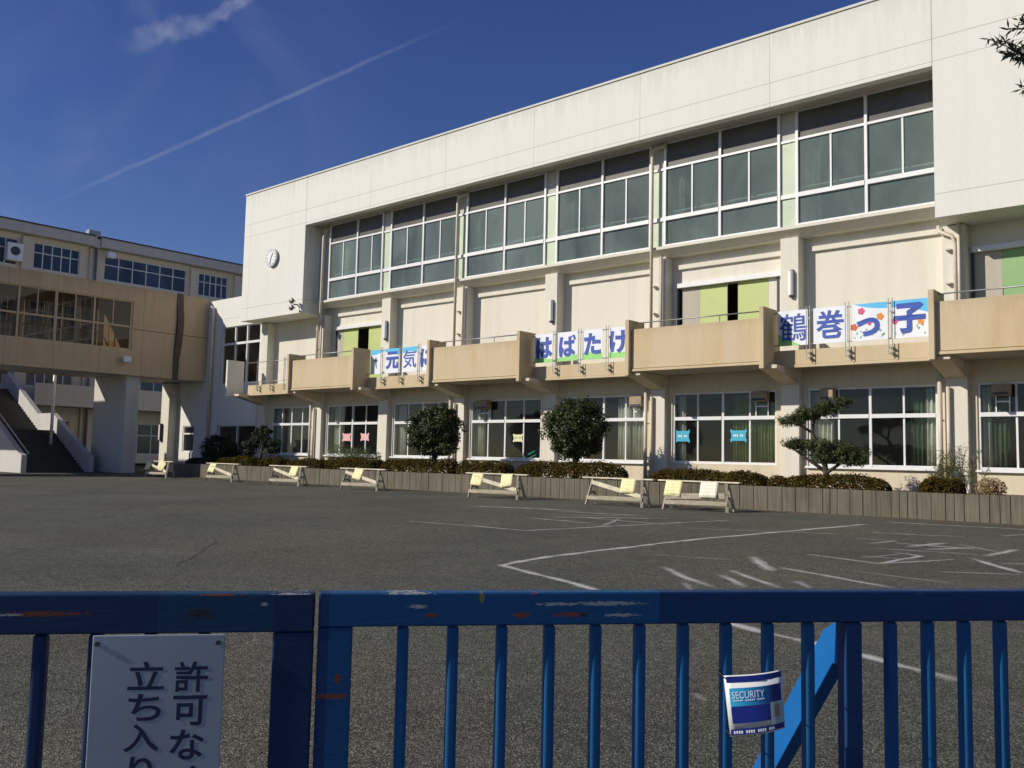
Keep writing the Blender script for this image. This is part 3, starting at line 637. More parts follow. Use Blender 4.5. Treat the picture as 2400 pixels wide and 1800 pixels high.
BAN = [(-28.75, -28.03, '', 'ban_sky', 'banner panel with a flying swallow, at the left end of the first banner row', None),
       (-27.86, -26.96, '元', 'ban_sky', 'white and sky blue banner panel with the blue character 元', .72),
       (-26.80, -25.94, '気', 'ban_sky', 'white and sky blue banner panel with the blue character 気', .72),
       (-25.80, -24.95, 'に', 'ban_plain', 'white banner panel with the blue character に, half hidden behind a balcony fin', .72),
       (-19.90, -19.06, 'は', 'ban_grass', 'banner panel with the blue character は over green grass', .74),
       (-18.89, -18.04, 'ば', 'ban_grass', 'banner panel with the blue character ば over green grass', .74),
       (-17.82, -17.02, 'た', 'ban_grass', 'banner panel with the blue character た over green grass', .74),
       (-16.78, -15.95, 'け', 'ban_grass', 'banner panel with the blue character け over green grass', .74),
       (-10.90, -10.01, '鶴', 'ban_corner', 'white banner panel with the blue character 鶴 and a green corner', .78),
       (-9.87, -8.92, '巻', 'ban_plain', 'white banner panel with the blue character 巻', .78),
       (-8.80, -7.87, 'っ', 'ban_sky_right', 'flowery banner panel with the blue character っ', .50),
       (-7.78, -6.85, '子', 'ban_sky_right', 'flowery banner panel with the blue character 子 under blue sky', .80)]
def bsurf(x0, z0, dy):
    return lambda a, c: Vector((x0 + a, 24.115 + .006 * math.sin((x0 + a) * 7) + .003 * math.sin(c * 5) - dy, z0 + c))
MAT['flower_red'] = plain('red_flower_print', (0.70, 0.12, 0.04), .6, .02); MAT['flower_pink'] = plain('pink_flower_print', (0.70, 0.08, 0.22), .6, .02)
MAT['flower_orange'] = plain('orange_flower_print', (0.75, 0.28, 0.03), .6, .02); MAT['leaf_print'] = plain('green_leaf_print', (0.12, 0.42, 0.16), .6, .02)
for x0, x1, chh, mt, lab, hh in BAN:
    t = thing('banner_panel', lab, 'banner', ((x0 + x1) / 2, 24.115, 4.84), BG)
    f = bsurf(x0, 4.84, 0); nx, nzv = 16, 8; m = MB()
    for i in range(nx + 1):
        for k in range(nzv + 1): m.v.append(tuple(f((x1 - x0) * i / nx, 1.0 * k / nzv)))
    for i in range(nx):
        for k in range(nzv): a = i * (nzv + 1) + k; m.f.append((a, a + nzv + 1, a + nzv + 2, a + 1))
    m.build('cloth', mt, t, smooth=True)
    w = x1 - x0
    if chh:
        hh_ = hh; ww = min(w * (.9 if chh in '鶴巻気' else .86), .80); zb = 4.84 + (1.0 - hh_) / 2 + .02; xb = x0 + (w - ww) / 2
        if chh == 'っ': zb = 4.95; ww = w * .66; xb = x0 + .12
        m = MB(); add_glyph(m, chh, (0, 0, 0), (1, 0, 0), (0, 0, 1), ww, hh_, {'鶴': .004, '巻': .018, '気': .006}.get(chh, .042), bsurf(xb, zb, .012)); m.build('lettering', 'blue_ink', t)
    else:
        m = MB(); pts = [(.30, .60), (.38, .62), (.46, .70), (.52, .60), (.62, .55), (.50, .50), (.50, .38), (.60, .20), (.44, .34), (.40, .48)]
        ff = bsurf(x0, 4.84, .012); m.v = [tuple(ff(a * w, c)) for a, c in pts]; m.f = [tuple(range(len(pts)))[::-1]]; m.build('swallow_print', 'black_ink', t)
    fl = {'っ': [('flower_pink', .27, .80, .09), ('flower_red', .06, .38, .09), ('flower_orange', .80, .62, .09), ('flower_pink', .5, .45, .05)], '子': [('flower_pink', .10, .46, .085), ('flower_orange', .80, .40, .075)]}.get(chh, [])
    ff = bsurf(x0, 4.84, .008)
    for fm, a, c, r in fl:
        m = MB(); m.v = [tuple(ff(a * w + r * (1 + .15 * math.cos(5 * q * .2618)) * math.cos(q * .2618), c + r * (1 + .15 * math.cos(5 * q * .2618)) * math.sin(q * .2618))) for q in range(24)]; m.f = [tuple(range(24))]; m.build('flower_print', fm, t)
    if fl:
        m = MB()
        for k in range(13):
            a = .08 + .84 * random.random(); c = .06 + .22 * random.random(); an = random.uniform(.3, 2.8); l = .09
            dx, dz = math.cos(an) * l, math.sin(an) * l; px, pz = -dz * .18, dx * .18; aw = a * w
            m.quad(ff(aw, c), ff(aw + dx / 2 + px, c + dz / 2 + pz), ff(aw + dx, c + dz), ff(aw + dx / 2 - px, c + dz / 2 - pz))
        m.build('leaf_print', 'leaf_print', t)

# ---------------------------------------------------------------- curtains, posters, mats seen in the windows
def curtain(x0, x1, z0, z1, y, mat, label, group='curtains behind the windows'):
    m = MB(); n = max(12, int((x1 - x0) / .02)); ph = random.random() * 6; per = random.uniform(.10, .13)
    for i in range(n + 1):
        x = x0 + (x1 - x0) * i / n
        for k, z in enumerate((z0, (z0 + z1) / 2, z1)):
            m.v.append((x + .01 * math.sin(i * .9 + k), y + .05 * math.sin(2 * math.pi * x / per + ph) + .015 * math.sin(x * 21), z))
    for i in range(n):
        for k in range(2): a = i * 3 + k; m.f.append((a, a + 3, a + 4, a + 1))
    o = m.build('curtain', mat, smooth=True, origin=((x0 + x1) / 2, y, z0)); tag(o, label, 'curtain', group)
    sm = o.modifiers.new('thick', 'SOLIDIFY'); sm.thickness = .004
curtain(-13.0, -11.6, 1.5, 3.62, 25.55, 'curtain_green', 'olive green curtain right of the right blue poster')
curtain(-14.98, -14.66, 1.3, 3.62, 25.52, 'curtain_pale', 'narrow pale curtain behind the left blue poster')
curtain(-7.75, -7.35, 1.5, 3.6, 25.56, 'curtain_deep', 'deep green curtain in the window right of the pruned pine')
curtain(-7.33, -6.85, 1.5, 3.62, 25.52, 'curtain_pale', 'pale curtain gathered at the right edge of the window behind the pruned pine')
curtain(-10.62, -9.85, 1.5, 3.62, 25.52, 'curtain_pale', 'pale curtain half hidden behind the pruned pine')
curtain(-17.3, -15.95, 1.5, 3.62, 25.52, 'curtain_pale', 'wide pale curtain right of the second round tree')
curtain(-6.02, -5.75, 1.5, 3.62, 25.52, 'curtain_pale', 'narrow pale curtain in the rightmost ground window')
curtain(-5.7, -5.35, 1.5, 3.6, 25.56, 'curtain_deep', 'deep green curtain in the rightmost ground window')
curtain(-32.7, -32.25, 1.5, 3.62, 25.52, 'curtain_pale', 'pale curtain left of the pink posters')
curtain(-24.0, -23.5, 1.5, 3.62, 25.52, 'curtain_pale', 'pale curtain at the left edge of the window with the yellow poster')
curtain(-28.45, -27.95, 1.5, 3.62, 25.52, 'curtain_pale', 'pale curtain in the window left of the first round tree')
curtain(-37.25, -36.7, 1.5, 3.62, 25.52, 'curtain_pale', 'pale curtain in the leftmost ground window of the hall')
for a, b, lab in ((-32.7, -31.9, 'leftmost'), (-28.55, -28.2, 'second'), (-24.1, -23.75, 'third'), (-19.6, -19.1, 'fourth'), (-15.15, -14.7, 'fifth'), (-10.6, -10.1, 'sixth')):
    curtain(a, b, 8.6, 11.9, 25.35, 'curtain_pale', lab + ' curtain from the left behind the tall upper windows', 'curtains behind the upper windows')
def scallop(x0, x1, z0, z1, y, notch=.22):
    """a cut-out paper sign: concave sides and pointed corners"""
    w, h = x1 - x0, z1 - z0; P = []
    for a, c in ((.04, .0), (.16, .12), (.84, .12), (.96, 0), (1, .22), (.93, .30), (.93, .70), (1, .78), (.96, 1), (.84, .88), (.16, .88), (.04, 1), (0, .78), (.07, .70), (.07, .30), (0, .22)): P.append((x0 + a * w, y, z0 + c * h))
    return MB().prism(P, (0, .004, 0))
MAT['poster_blue'] = plain('turquoise_paper', (0.06, 0.42, 0.58), .7, .05); MAT['poster_pink'] = plain('pink_paper', (0.80, 0.42, 0.40), .7, .05); MAT['poster_yellow'] = plain('pale_yellow_paper', (0.75, 0.76, 0.45), .7, .05)
for x0, x1, z0, z1, mt, lab in ((-14.96, -14.42, 2.10, 2.54, 'poster_blue', 'turquoise cut paper sign in the left pane of its window'), (-13.02, -12.46, 2.13, 2.55, 'poster_blue', 'turquoise cut paper sign in front of the olive curtain'),
                                (-31.95, -31.36, 2.06, 2.47, 'poster_pink', 'pink cut paper sign in the left of two middle panes'), (-30.70, -30.12, 2.09, 2.47, 'poster_pink', 'pink cut paper sign in the right of two middle panes'),
                                (-21.88, -21.40, 2.08, 2.42, 'poster_yellow', 'pale yellow paper sign in the window between the round trees')):
    t = scallop(x0, x1, z0, z1, 25.322).build('paper_sign', mt, origin=((x0 + x1) / 2, 25.322, z0)); tag(t, lab, 'paper sign', 'cut paper signs in the ground windows')
    if mt != 'poster_pink':
        pm = MB(); xc = (x0 + x1) / 2; zc = (z0 + z1) / 2
        for k in range(6):
            if k != 3: pm.quad((xc - .16 + k * .055, 25.320, zc - .03), (xc - .125 + k * .055, 25.320, zc - .03), (xc - .125 + k * .055, 25.320, zc + .035), (xc - .16 + k * .055, 25.320, zc + .035))
        pm.build('print', 'white_ink' if mt == 'poster_blue' else 'leaf_print', t)
t = tag(MB().bar((-21.9, 26.0, 1.55), (-20.3, 26.0, 2.25), .05, .05).bar((-21.7, 26.05, 1.50), (-20.3, 26.05, 2.10), .04, .04).build('pole', 'teal', origin=(-21, 26, 1.5)), 'teal slanting poles leaning inside the window between the round trees', 'poles')

# ---------------------------------------------------------------- annex at the left end
ANX = (-43, 27, 0)
anx = thing('annex_building', 'low pale annex joining the white hall to the brown footbridge', 'building', ANX)
m = MB()
m.box(-47.4, XL - .003, 25.5, 25.75, 8.06, 9.6)             # parapet band
m.box(-47.4, -46.15, 25.5, 25.75, .2, 5.0).box(-44.97, -42.65, 25.5, 25.75, .2, 5.0).box(-46.15, -44.97, 25.5, 25.75, .2, 1.45).box(-46.15, -44.97, 25.5, 25.75, 2.88, 5.0)
m.box(-42.65, -39.05, 25.5, 25.75, .2, 1.1).box(-42.65, -39.05, 25.5, 25.75, 2.88, 5.0).box(-39.05, XL - .003, 25.5, 25.75, .2, 8.06)
m.box(-47.4, -42.65, 25.5, 25.75, 5.0, 8.06).box(-42.65, -39.05, 25.5, 25.75, 5.0, 5.0 + .02)
m.box(-47.4, -47.15, 25.75, 36, .2, 9.6).box(-47.15, XL - .01, 25.75, 36, 9.3, 9.45).box(-47.15, XL - .01, 35.75, 36, .2, 9.3)
m.build('wall', 'white_wall', anx)
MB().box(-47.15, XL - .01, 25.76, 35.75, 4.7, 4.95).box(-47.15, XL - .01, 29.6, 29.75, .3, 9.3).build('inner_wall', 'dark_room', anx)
window([-42.6, -41.4, -40.3, -39.1], 5.02, 8.06, 25.56, [(7.15, .12)], None, [], 'glass', 'window', parent=anx)
window([-42.6, -40.85, -39.1], 1.1, 2.88, 25.56, [], None, [], 'glass', 'window', parent=anx)
window([-46.1, -45.0], 1.45, 2.88, 25.53, [(2.45, .08)], None, [], 'glass', 'window', parent=anx)
MB().tube([(-43.6, 25.3, 9.25), (-43.42, 25.36, 9.2), (-43.35, 25.36, 9.0), (-43.35, 25.36, .5)], .085, 12).build('downpipe', 'pipe', anx, smooth=True)

# ---------------------------------------------------------------- footbridge
BX0, BX1 = -47.8, -44.0
br = thing('footbridge', 'enclosed brown footbridge with a ribbon of windows raised on a concrete pier', 'bridge', (-46, 20, 0))
BY0 = 11.8
for xa, xb in ((BX1 - .2, BX1), (BX0, BX0 + .2)):
    m = MB(); m.box(xa, xb, BY0, 25.49, 5.25, 6.52).box(xa, xb, BY0, 25.49, 9.0, 9.75).box(xa, xb, 21.3, 25.49, 6.52, 9.0).box(xa, xb, BY0, 12.2, 6.52, 9.0)
    m.build('side_wall', 'brown_panel', br)
MB().box(BX0 + .2, BX1 - .2, BY0 + .2, 25.49, 5.30, 5.55).build('deck', 'pier_wall', br)
MB().box(BX0 + .2, BX1 - .2, BY0 + .2, 25.49, 9.45, 9.65).build('roof', 'eave', br)
MB().box(BX0 + .2, BX1 - .2, BY0, BY0 + .2, 5.25, 9.75).build('end_wall', 'brown_panel', br)
MB().box(-56.0, BX0 - .003, BY0, 13.2, 5.25, 9.75).build('shade_wing', 'brown_panel', br); MB().box(-55.8, -55.2, 11.9, 13.1, -.2, 5.24).build('pier', 'pier_wall', br)  # unseen wing and its support, added to shade the pier and stair
MB().box(BX1 + .001, BX1 + .005, 21.35, 25.45, 7.58, 7.61).build('panel_joint', 'dark_room', br)
MB().box(BX0 + .2, BX1 - .2, 21.42, 21.55, 5.55, 9.45).build('end_wall', 'brown_panel', br)
for xf, nm in ((BX1 - .14, 'ribbon_window'), (BX0 + .06, 'ribbon_window')):
    f = MB(); yy = [12.2, 14.1, 15.9, 17.56, 19.37, 21.25]
    for i, y in enumerate(yy): w = .06 if i % 2 else .045; f.box(xf, xf + .09, y - w, y + w, 6.52, 9.0)
    for a, b in zip(yy, yy[1:]):
        f.box(xf + .01, xf + .08, a + .06, b - .06, 7.66, 7.75).box(xf + .01, xf + .08, a + .06, b - .06, 6.521, 6.59).box(xf + .01, xf + .08, a + .06, b - .06, 8.94, 8.999)
        f.box(xf + .02, xf + .07, (a + b) / 2 - .025, (a + b) / 2 + .025, 7.75, 8.94)
    w = f.build(nm, 'brown_panel', br)
    MB().quad((xf + .045, 12.2, 6.53), (xf + .045, 21.25, 6.53), (xf + .045, 21.25, 8.99), (xf + .045, 12.2, 8.99)).build('pane', 'glass_bridge', w)
# expansion joint cover (bent sheet)
pts = [(BX1, 23.55, 5.2), (BX1 + .05, 23.55, 6.3), (BX1 + .16, 23.62, 7.4), (BX1 + .16, 23.66, 8.3), (BX1 + .06, 23.62, 9.3), (BX1, 23.62, 9.8)]
j_ = MB()
for a, b in zip(pts, pts[1:]):
    j_.prism([(BX1 - .05, a[1], a[2]), (a[0], a[1], a[2]), (b[0], b[1], b[2]), (BX1 - .05, b[1], b[2])], (0, .34, 0))
j_.build('joint_cover', 'vent_dark', br)
MB().box(BX0, -44.25, 21.27, 21.95, .2, 5.29).build('pier', 'pier_wall', br); MB().box(BX0, -44.25, 12.0, 12.6, -.2, 5.29).build('pier', 'pier_wall', br)
MB().box(-47.7, -46.85, 25.0, 25.49, .3, 5.24).build('end_column', 'cream', br)
t = thing('floodlight', 'small white floodlight under the window ribbon of the brown footbridge', 'floodlight', (-44, 20.98, 6.0))
MB().box(-44.0, -43.82, 20.93, 21.03, 5.95, 6.02).build('bracket', 'grey_metal', t); MB().box(-43.82, -43.62, 20.78, 21.16, 5.86, 6.16).build('lamp_head', 'white', t, bevel=.02)
t = thing('wall_lantern', 'slim dark wall lantern on the pale column under the footbridge', 'wall light', (-47.3, 25.0, 2.6))
MB().box(-47.62, -47.46, 24.86, 24.98, 2.1, 2.95).build('lantern_body', 'white', t); MB().box(-47.66, -47.62, 24.84, 25.0, 2.05, 3.0).box(-47.46, -47.42, 24.84, 25.0, 2.05, 3.0).box(-47.62, -47.46, 24.84, 25.0, 2.95, 3.0).box(-47.62, -47.46, 24.84, 25.0, 2.05, 2.1).build('lantern_frame', 'dark_metal', t)
tag(MB().tube([(-49.5, 19.9, .3), (-49.5, 19.9, 7.2)], .08, 10).build('steel_post', 'white', smooth=True, origin=(-49.5, 19.9, .3)), 'slim white steel post behind the footbridge above the stair', 'post')

# ---------------------------------------------------------------- outdoor stair, descending towards +X
st = thing('outdoor_stair', 'shaded concrete outdoor stair with solid parapets leading down to the yard', 'stair', (-50, 19, .3))
SX = lambda z: z
steps = MB(); x = -46.8; z = gz(19) + .0; prof = []
zz = .3; xx = -46.9; top = []
nst = 14
for k in range(nst):
    steps.box(xx - .30, xx, 17.55, 20.55, .1, zz + .155); xx -= .30; zz += .155
steps.box(xx - 2.0, xx, 17.55, 20.55, .1, zz); xl = xx - 2.0; xlm = xx; zl = zz; xx -= 2.0
for k in range(nst + 2):
    steps.box(xx - .30, xx, 17.55, 20.55, .1, zz + .155); xx -= .30; zz += .155
xt, zt = xx, zz
steps.build('step', 'dark_metal', st)  # near-black colour stands in for the shade over the concrete steps
def parapet(y0, y1):
    P = [(-46.3, y0, .1), (-46.3, y0, 1.15), (-46.7, y0, 1.25), (xlm, y0, zl + .95), (xl, y0, zl + .95), (xt, y0, zt + .95), (xt - 1, y0, zt + .95), (xt - 1, y0, .1)]
    return MB().prism(P[::-1], (0, y1 - y0, 0))
parapet(20.55, 20.8).build('parapet', 'pier_wall', st); parapet(17.3, 17.55).build('parapet', 'pier_wall', st)
h = MB(); h.tube([(-46.6, 17.75, 1.2), (xlm, 17.75, zl + .95), (xl, 17.75, zl + .95), (xt, 17.75, zt + .95)], .025, 8); h.build('handrail', 'white', st, smooth=True)

# ---------------------------------------------------------------- classroom block far left
cb = thing('classroom_building', 'long beige four storey classroom block with grey eaves at the far left', 'building', (-62, 25, 0))
X0 = -60.0
m = MB(); WN = []
bays = [(17.0, 21.3), (22.25, 25.1), (26.75, 32.65), (33.65, 36.0), (37.5, 42.5)]
fl = [(1.0, 4.2), (4.6, 8.0), (8.4, 11.6), (12.1, 15.0)]
for f0, f1 in fl:
    z0, z1 = (f0 + .75, f0 + 2.42) if f0 > 2 else (f0 + .2, f0 + 2.3)
    edges = [15.6] + [e for b in bays for e in b] + [46.0]
    for i in range(0, len(edges), 2): m.box(X0, X0 + .3, edges[i], edges[i + 1], f0 - .4, f1)
    for a, b in bays:
        m.box(X0, X0 + .3, a, b, f0 - .4, z0).box(X0, X0 + .3, a, b, z1, f1); WN.append((a, b, z0, z1))
m.box(X0 - 10, X0, 15.6, 15.9, .3, 15).box(X0 - 10, X0, 45.7, 46, .3, 15).box(X0 - 10, X0 - 9.7, 15.9, 45.7, .3, 15)
m.build('wall', 'school', cb)
for y in (16.6, 21.75, 25.95, 33.15, 36.7, 43.5): MB().box(X0 + .3, X0 + .55, y - .28, y + .28, .6, 14.75).build('column', 'school', cb)
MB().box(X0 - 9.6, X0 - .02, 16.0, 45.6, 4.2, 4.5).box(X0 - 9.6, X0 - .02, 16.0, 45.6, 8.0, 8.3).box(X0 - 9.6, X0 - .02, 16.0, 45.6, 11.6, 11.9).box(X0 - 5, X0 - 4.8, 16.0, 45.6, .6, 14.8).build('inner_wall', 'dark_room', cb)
MB().box(X0 - 10.5, X0 + 1.0, 15.0, 25.75, 14.85, 15.5).box(X0 - 10.5, X0 + 1.0, 26.15, 46.5, 14.85, 15.5).box(X0 - 10.5, X0 + .85, 25.75, 26.15, 14.8, 15.38).build('eave', 'eave', cb, bevel=.03)
MB().box(X0 - 10.5, X0 + 1.05, 15.0, 25.75, 15.5, 15.58).box(X0 - 10.5, X0 + 1.05, 26.15, 46.5, 15.5, 15.58).build('roof_edge', 'dark_metal', cb)
for a, b, z0, z1 in WN:
    n = 5 if b - a < 3.5 else 6; f = MB(); x = X0 + .12
    for k in range(n + 1):
        y = a + (b - a) * k / n; w = .045 if k in (0, n) else .03; f.box(x, x + .1, max(a, y - w), min(b, y + w), z0, z1)
    for z in (z0 + .03, z1 - .03, z0 + (z1 - z0) * .62):
        for k in range(n):
            ya, yb = a + (b - a) * k / n + .046, a + (b - a) * (k + 1) / n - .046; f.box(x + .01, x + .09, ya, yb, z - .03, z + .03)
    w = f.build('window', 'alu', cb); MB().quad((x + .045, a, z0), (x + .045, b, z0), (x + .045, b, z1), (x + .045, a, z1)).build('pane', 'glass_blue', w)
g_ = MB(); g_.box(X0 + .3, X0 + 2.0, 22.2, 36, 4.15, 4.4).box(X0 + 1.85, X0 + 2.0, 22.2, 36, 4.4, 5.5)
g_.build('gallery', 'school', cb)
MB().tube([(X0 + .75, 25.95, 14.8), (X0 + .75, 25.95, .6)], .09, 10).build('downpipe', 'grey_metal', cb, smooth=True)
t = thing('loudspeaker', 'white box loudspeaker under the eave of the far classroom block', 'loudspeaker', (X0 + 1, 26.7, 14.7))
MB().box(X0 + .9, X0 + 1.3, 26.5, 27.0, 14.2, 14.6).build('box', 'white', t, bevel=.03); MB().box(X0 + 1.05, X0 + 1.1, 26.7, 26.78, 14.6, 14.849).build('bracket', 'grey_metal', t)
t = thing('air_conditioner', 'white air conditioner unit set in a top floor window at the left edge', 'air conditioner', (X0 + .3, 21, 13.2))
MB().box(X0 + .31, X0 + .75, 20.55, 21.45, 13.05, 14.15).build('casing', 'white', t, bevel=.02); m = MB(); m.tube([(X0 + .751, 21.0, 13.65), (X0 + .77, 21.0, 13.65)], .28, 20); m.build('fan_grille', 'dark_metal', t)
t = thing('roof_vent', 'small dark rooftop vent cluster at the step of the far roofline', 'vent', (X0, 25.9, 15.58)); MB().box(X0 + .2, X0 + .7, 25.4, 26.2, 15.585, 15.95).build('vent_box', 'grey_metal', t, bevel=.03); MB().tube([(X0 + .3, 24.6, 15.585), (X0 + .3, 24.6, 15.75)], .12, 8).build('vent_cap', 'white', t)

# ---------------------------------------------------------------- planter along the facade
pl = thing('planter', 'long raised planter with a grooved weathered grey front below the hall', 'planter', (-15, 21.4, .34))
m = MB(); x = -39.2
while x < 11.4:
    w = random.choice((.20, .30, .34, .38, .18)); w = min(w, 11.5 - x); d = random.uniform(-.008, .008)
    m.box(x + .006, x + w - .006, 21.30 + d, 21.5, .1, .93 + random.uniform(-.004, .004)); x += w
m.box(-39.2, 11.5, 21.335, 21.49, .1, .915)
m.box(-39.2, -39.05, 21.5, 24.0, .1, .92)
m.build('front', 'boards', pl, bevel=.006)
MB().box(-39.04, 11.5, 21.501, 25.2, .3, .86).build('bed', 'soil', pl)

# ---------------------------------------------------------------- vegetation
def leaves(mb, n, sampler, size, out=None, up=.35, asp=.5):
    for _ in range(n):
        p, nrm = sampler()
        d = Vector((random.gauss(0, 1), random.gauss(0, 1), random.gauss(0, 1))).normalized()
        nn = (nrm * .8 + d * .7 + Vector((0, 0, up))).normalized()
        t = nn.cross(Vector((random.gauss(0, 1), random.gauss(0, 1), random.gauss(0, 1)))).normalized(); b = nn.cross(t)
        s = size * random.uniform(.6, 1.3); w = s * asp
        mb.quad(p - t * s * .5, p + b * w * .5 + nn * s * .06, p + t * s * .5, p - b * w * .5 + nn * s * .06)
def ell(c, r, shell=.45, bumps=None, gap=None):
    c = Vector(c)
    cl = [(Vector((random.gauss(0, 1), random.gauss(0, 1), random.gauss(0, 1))).normalized(), random.uniform(.22, .55), random.uniform(-.17, .15)) for _ in range(bumps or 0)]
    def f():
        while True:
            d = Vector((random.gauss(0, 1), random.gauss(0, 1), random.gauss(0, 1))).normalized()
            k = 1.0
            for q, a, h in cl:
                dd = (d - q).length
                if dd < a: k += h * (1 - (dd / a) ** 2)
            rr = k * (1 - shell * random.random() ** 2)
            return c + Vector((d.x * r[0], d.y * r[1], d.z * r[2])) * rr, d
    return f
def clumps(c, r, n, cr, inner=.72, low=-1.0):
    c = Vector(c); L_ = []
    while len(L_) < n:
        d = Vector((random.gauss(0, 1), random.gauss(0, 1), random.gauss(0, 1))).normalized()
        if d.z < low: continue
        q = random.uniform(inner, 1.0) * random.choice((1, 1, 1, .9, 1.07)); L_.append((c + Vector((d.x * r[0], d.y * r[1], d.z * r[2])) * q, cr * random.uniform(.6, 1.35), d))
    def f():
        p, rr, d = random.choice(L_); o = Vector((random.gauss(0, 1), random.gauss(0, 1), random.gauss(0, .8))).normalized() * rr * random.random() ** .4
        return p + o, (o.normalized() + d * .7).normalized()
    return f
def round_tree(cx, cy, cz, r, label):
    t = thing('round_tree', label, 'tree', (cx, cy, .86), 'clipped round trees in the planter')
    m = MB(); m.tube([(cx, cy, .8), (cx + .03, cy, 1.15), (cx, cy, 1.5)], [.11, .09, .085], 8)
    for k in range(7):
        a = k * .9; rr = r * .6; m.tube([(cx, cy, 1.3 + .04 * k), (cx + math.cos(a) * rr * .5, cy + math.sin(a) * rr * .5, cz - .35), (cx + math.cos(a) * rr, cy + math.sin(a) * rr, cz + .3)], [.05, .035, .015], 6)
    m.build('trunk', 'bark', t, smooth=True)
    m = MB(); leaves(m, 15000, clumps((cx, cy, cz), (r * .90, r * .90, r * .86), 170, .18), .095); leaves(m, 1500, ell((cx, cy, cz), (r * .75, r * .75, r * .7), .8, 10), .11)
    m.build('crown', 'leaf_dark', t)
round_tree(-23.15, 22.5, 2.44, 1.08, 'clipped round evergreen tree with a stray low right tuft, left of the two')
round_tree(-16.85, 22.5, 2.44, 1.10, 'clipped round evergreen tree directly below the はばたけ banner panels')
m = MB(); leaves(m, 700, ell((-22.25, 22.2, 1.78), (.38, .35, .22), .5, 6), .09); tuft = m.build('low_tuft', 'leaf_dark', bpy.data.objects['round_tree'])
HG = 'low bronzed hedges along the planter'
def hedge(x0, x1, z1, label, y=22.0, dy=.42, n=None, mat='leaf_azalea', size=.075, group=HG, cat='hedge', name='hedge'):
    c = ((x0 + x1) / 2, y, .86); hx = (x1 - x0) / 2; hz = z1 - .86
    cl = [(random.uniform(-1, 1), random.uniform(.06, .25), random.uniform(-.13, .13)) for _ in range(int(hx * 9) + 5)]
    def f():
        u = random.uniform(-1, 1); a = random.uniform(0, math.pi)
        prof = (1 - abs(u) ** 8) ** .5
        k = (1 + sum(h * math.exp(-((u - q) / w) ** 2) for q, w, h in cl)) * random.choice((1, 1, 1, random.uniform(1, 1.14)))
        rr = 1 - .35 * random.random() ** 2
        yy = math.cos(a); zz = math.sin(a) ** .6
        return Vector((c[0] + u * hx, c[1] + math.copysign(abs(yy) ** .7, yy) * dy * prof * rr * k, c[2] + zz * hz * prof * rr * k)), Vector((u ** 5, yy, zz)).normalized()
    m = MB(); leaves(m, n or int(2 * hx * 2600), f, size)
    m.tube([(x0 + .3 * hx, y, .84), (x0 + .5 * hx, y, .84 + hz * .5)], .03, 5)
    o = m.build(name, mat, origin=(c[0], y, .86)); return tag(o, label, cat, group)
hedge(-36.3, -33.2, 1.28, 'bronze hedge at the shaded left end of the planter, beneath the small pruned tree')
hedge(-33.1, -31.2, 1.28, 'short bronze hedge just right of the small pruned tree')
hedge(-31.1, -28.6, 1.27, 'rounded bronze hedge in front of the light green bush, left half')
hedge(-28.5, -25.4, 1.30, 'rounded bronze hedge tapering right, in front of the light green bush')
hedge(-25.2, -21.45, 1.38, 'bronze hedge below the left round tree')
hedge(-21.3, -19.1, 1.34, 'low bronze hedge behind the barrier with two pale notices')
hedge(-18.8, -14.6, 1.38, 'bronze hedge below the right round tree')
hedge(-13.8, -10.2, 1.26, 'long low bronze hedge left of the pruned pine')
hedge(-10.2, -7.15, 1.24, 'straggling low bronze hedge at the foot of the pruned pine', n=6500)
hedge(-6.5, -5.55, 1.25, 'small clipped bronze shrub in front of the bamboo clump')
hedge(-29.4, -26.9, 1.72, 'light green bush with pale flecks behind the bronze hedge', y=23.0, dy=.6, mat='leaf_bush', size=.08, n=4200, group=None, cat='bush', name='bush')
m = MB(); leaves(m, 1100, ell((-5.05, 22.2, 1.06), (.33, .3, .24), .6, 8), .07, asp=.4); m.tube([(-5.05, 22.2, .84), (-5.05, 22.2, 1.05)], .02, 5)
tag(m.build('bush', 'leaf_dry', origin=(-5.05, 22.2, .86)), 'small dry tan shrub right of the bamboo clump', 'bush')
# bamboo clump
t = thing('bamboo_clump', 'thin yellowish green bamboo clump at the right end of the planter', 'bamboo', (-5.9, 22.6, .86))
cm = MB(); lm = MB()
for k in range(26):
    bx, by = -5.9 + random.uniform(-.5, .5), 22.6 + random.uniform(-.25, .25); h_ = random.uniform(.6, 1.15); lean = random.uniform(-.3, .3)
    tip = Vector((bx + lean, by + random.uniform(-.2, .2), .86 + h_)); cm.tube([(bx, by, .84), tuple((Vector((bx, by, .84)) + tip) / 2 + Vector((0, 0, .05))), tuple(tip)], [.008, .006, .003], 4)
    def samp(b=Vector((bx, by, .86)), tp=tip):
        q = random.uniform(.3, 1.05); return b.lerp(tp, q) + Vector((random.gauss(0, .05), random.gauss(0, .05), random.gauss(0, .03))), Vector((random.gauss(0, 1), random.gauss(0, 1), .3)).normalized()
    leaves(lm, 75, samp, .10, asp=.16)
cm.build('stem', 'leaf_bamboo', t); lm.build('foliage', 'leaf_bamboo', t)
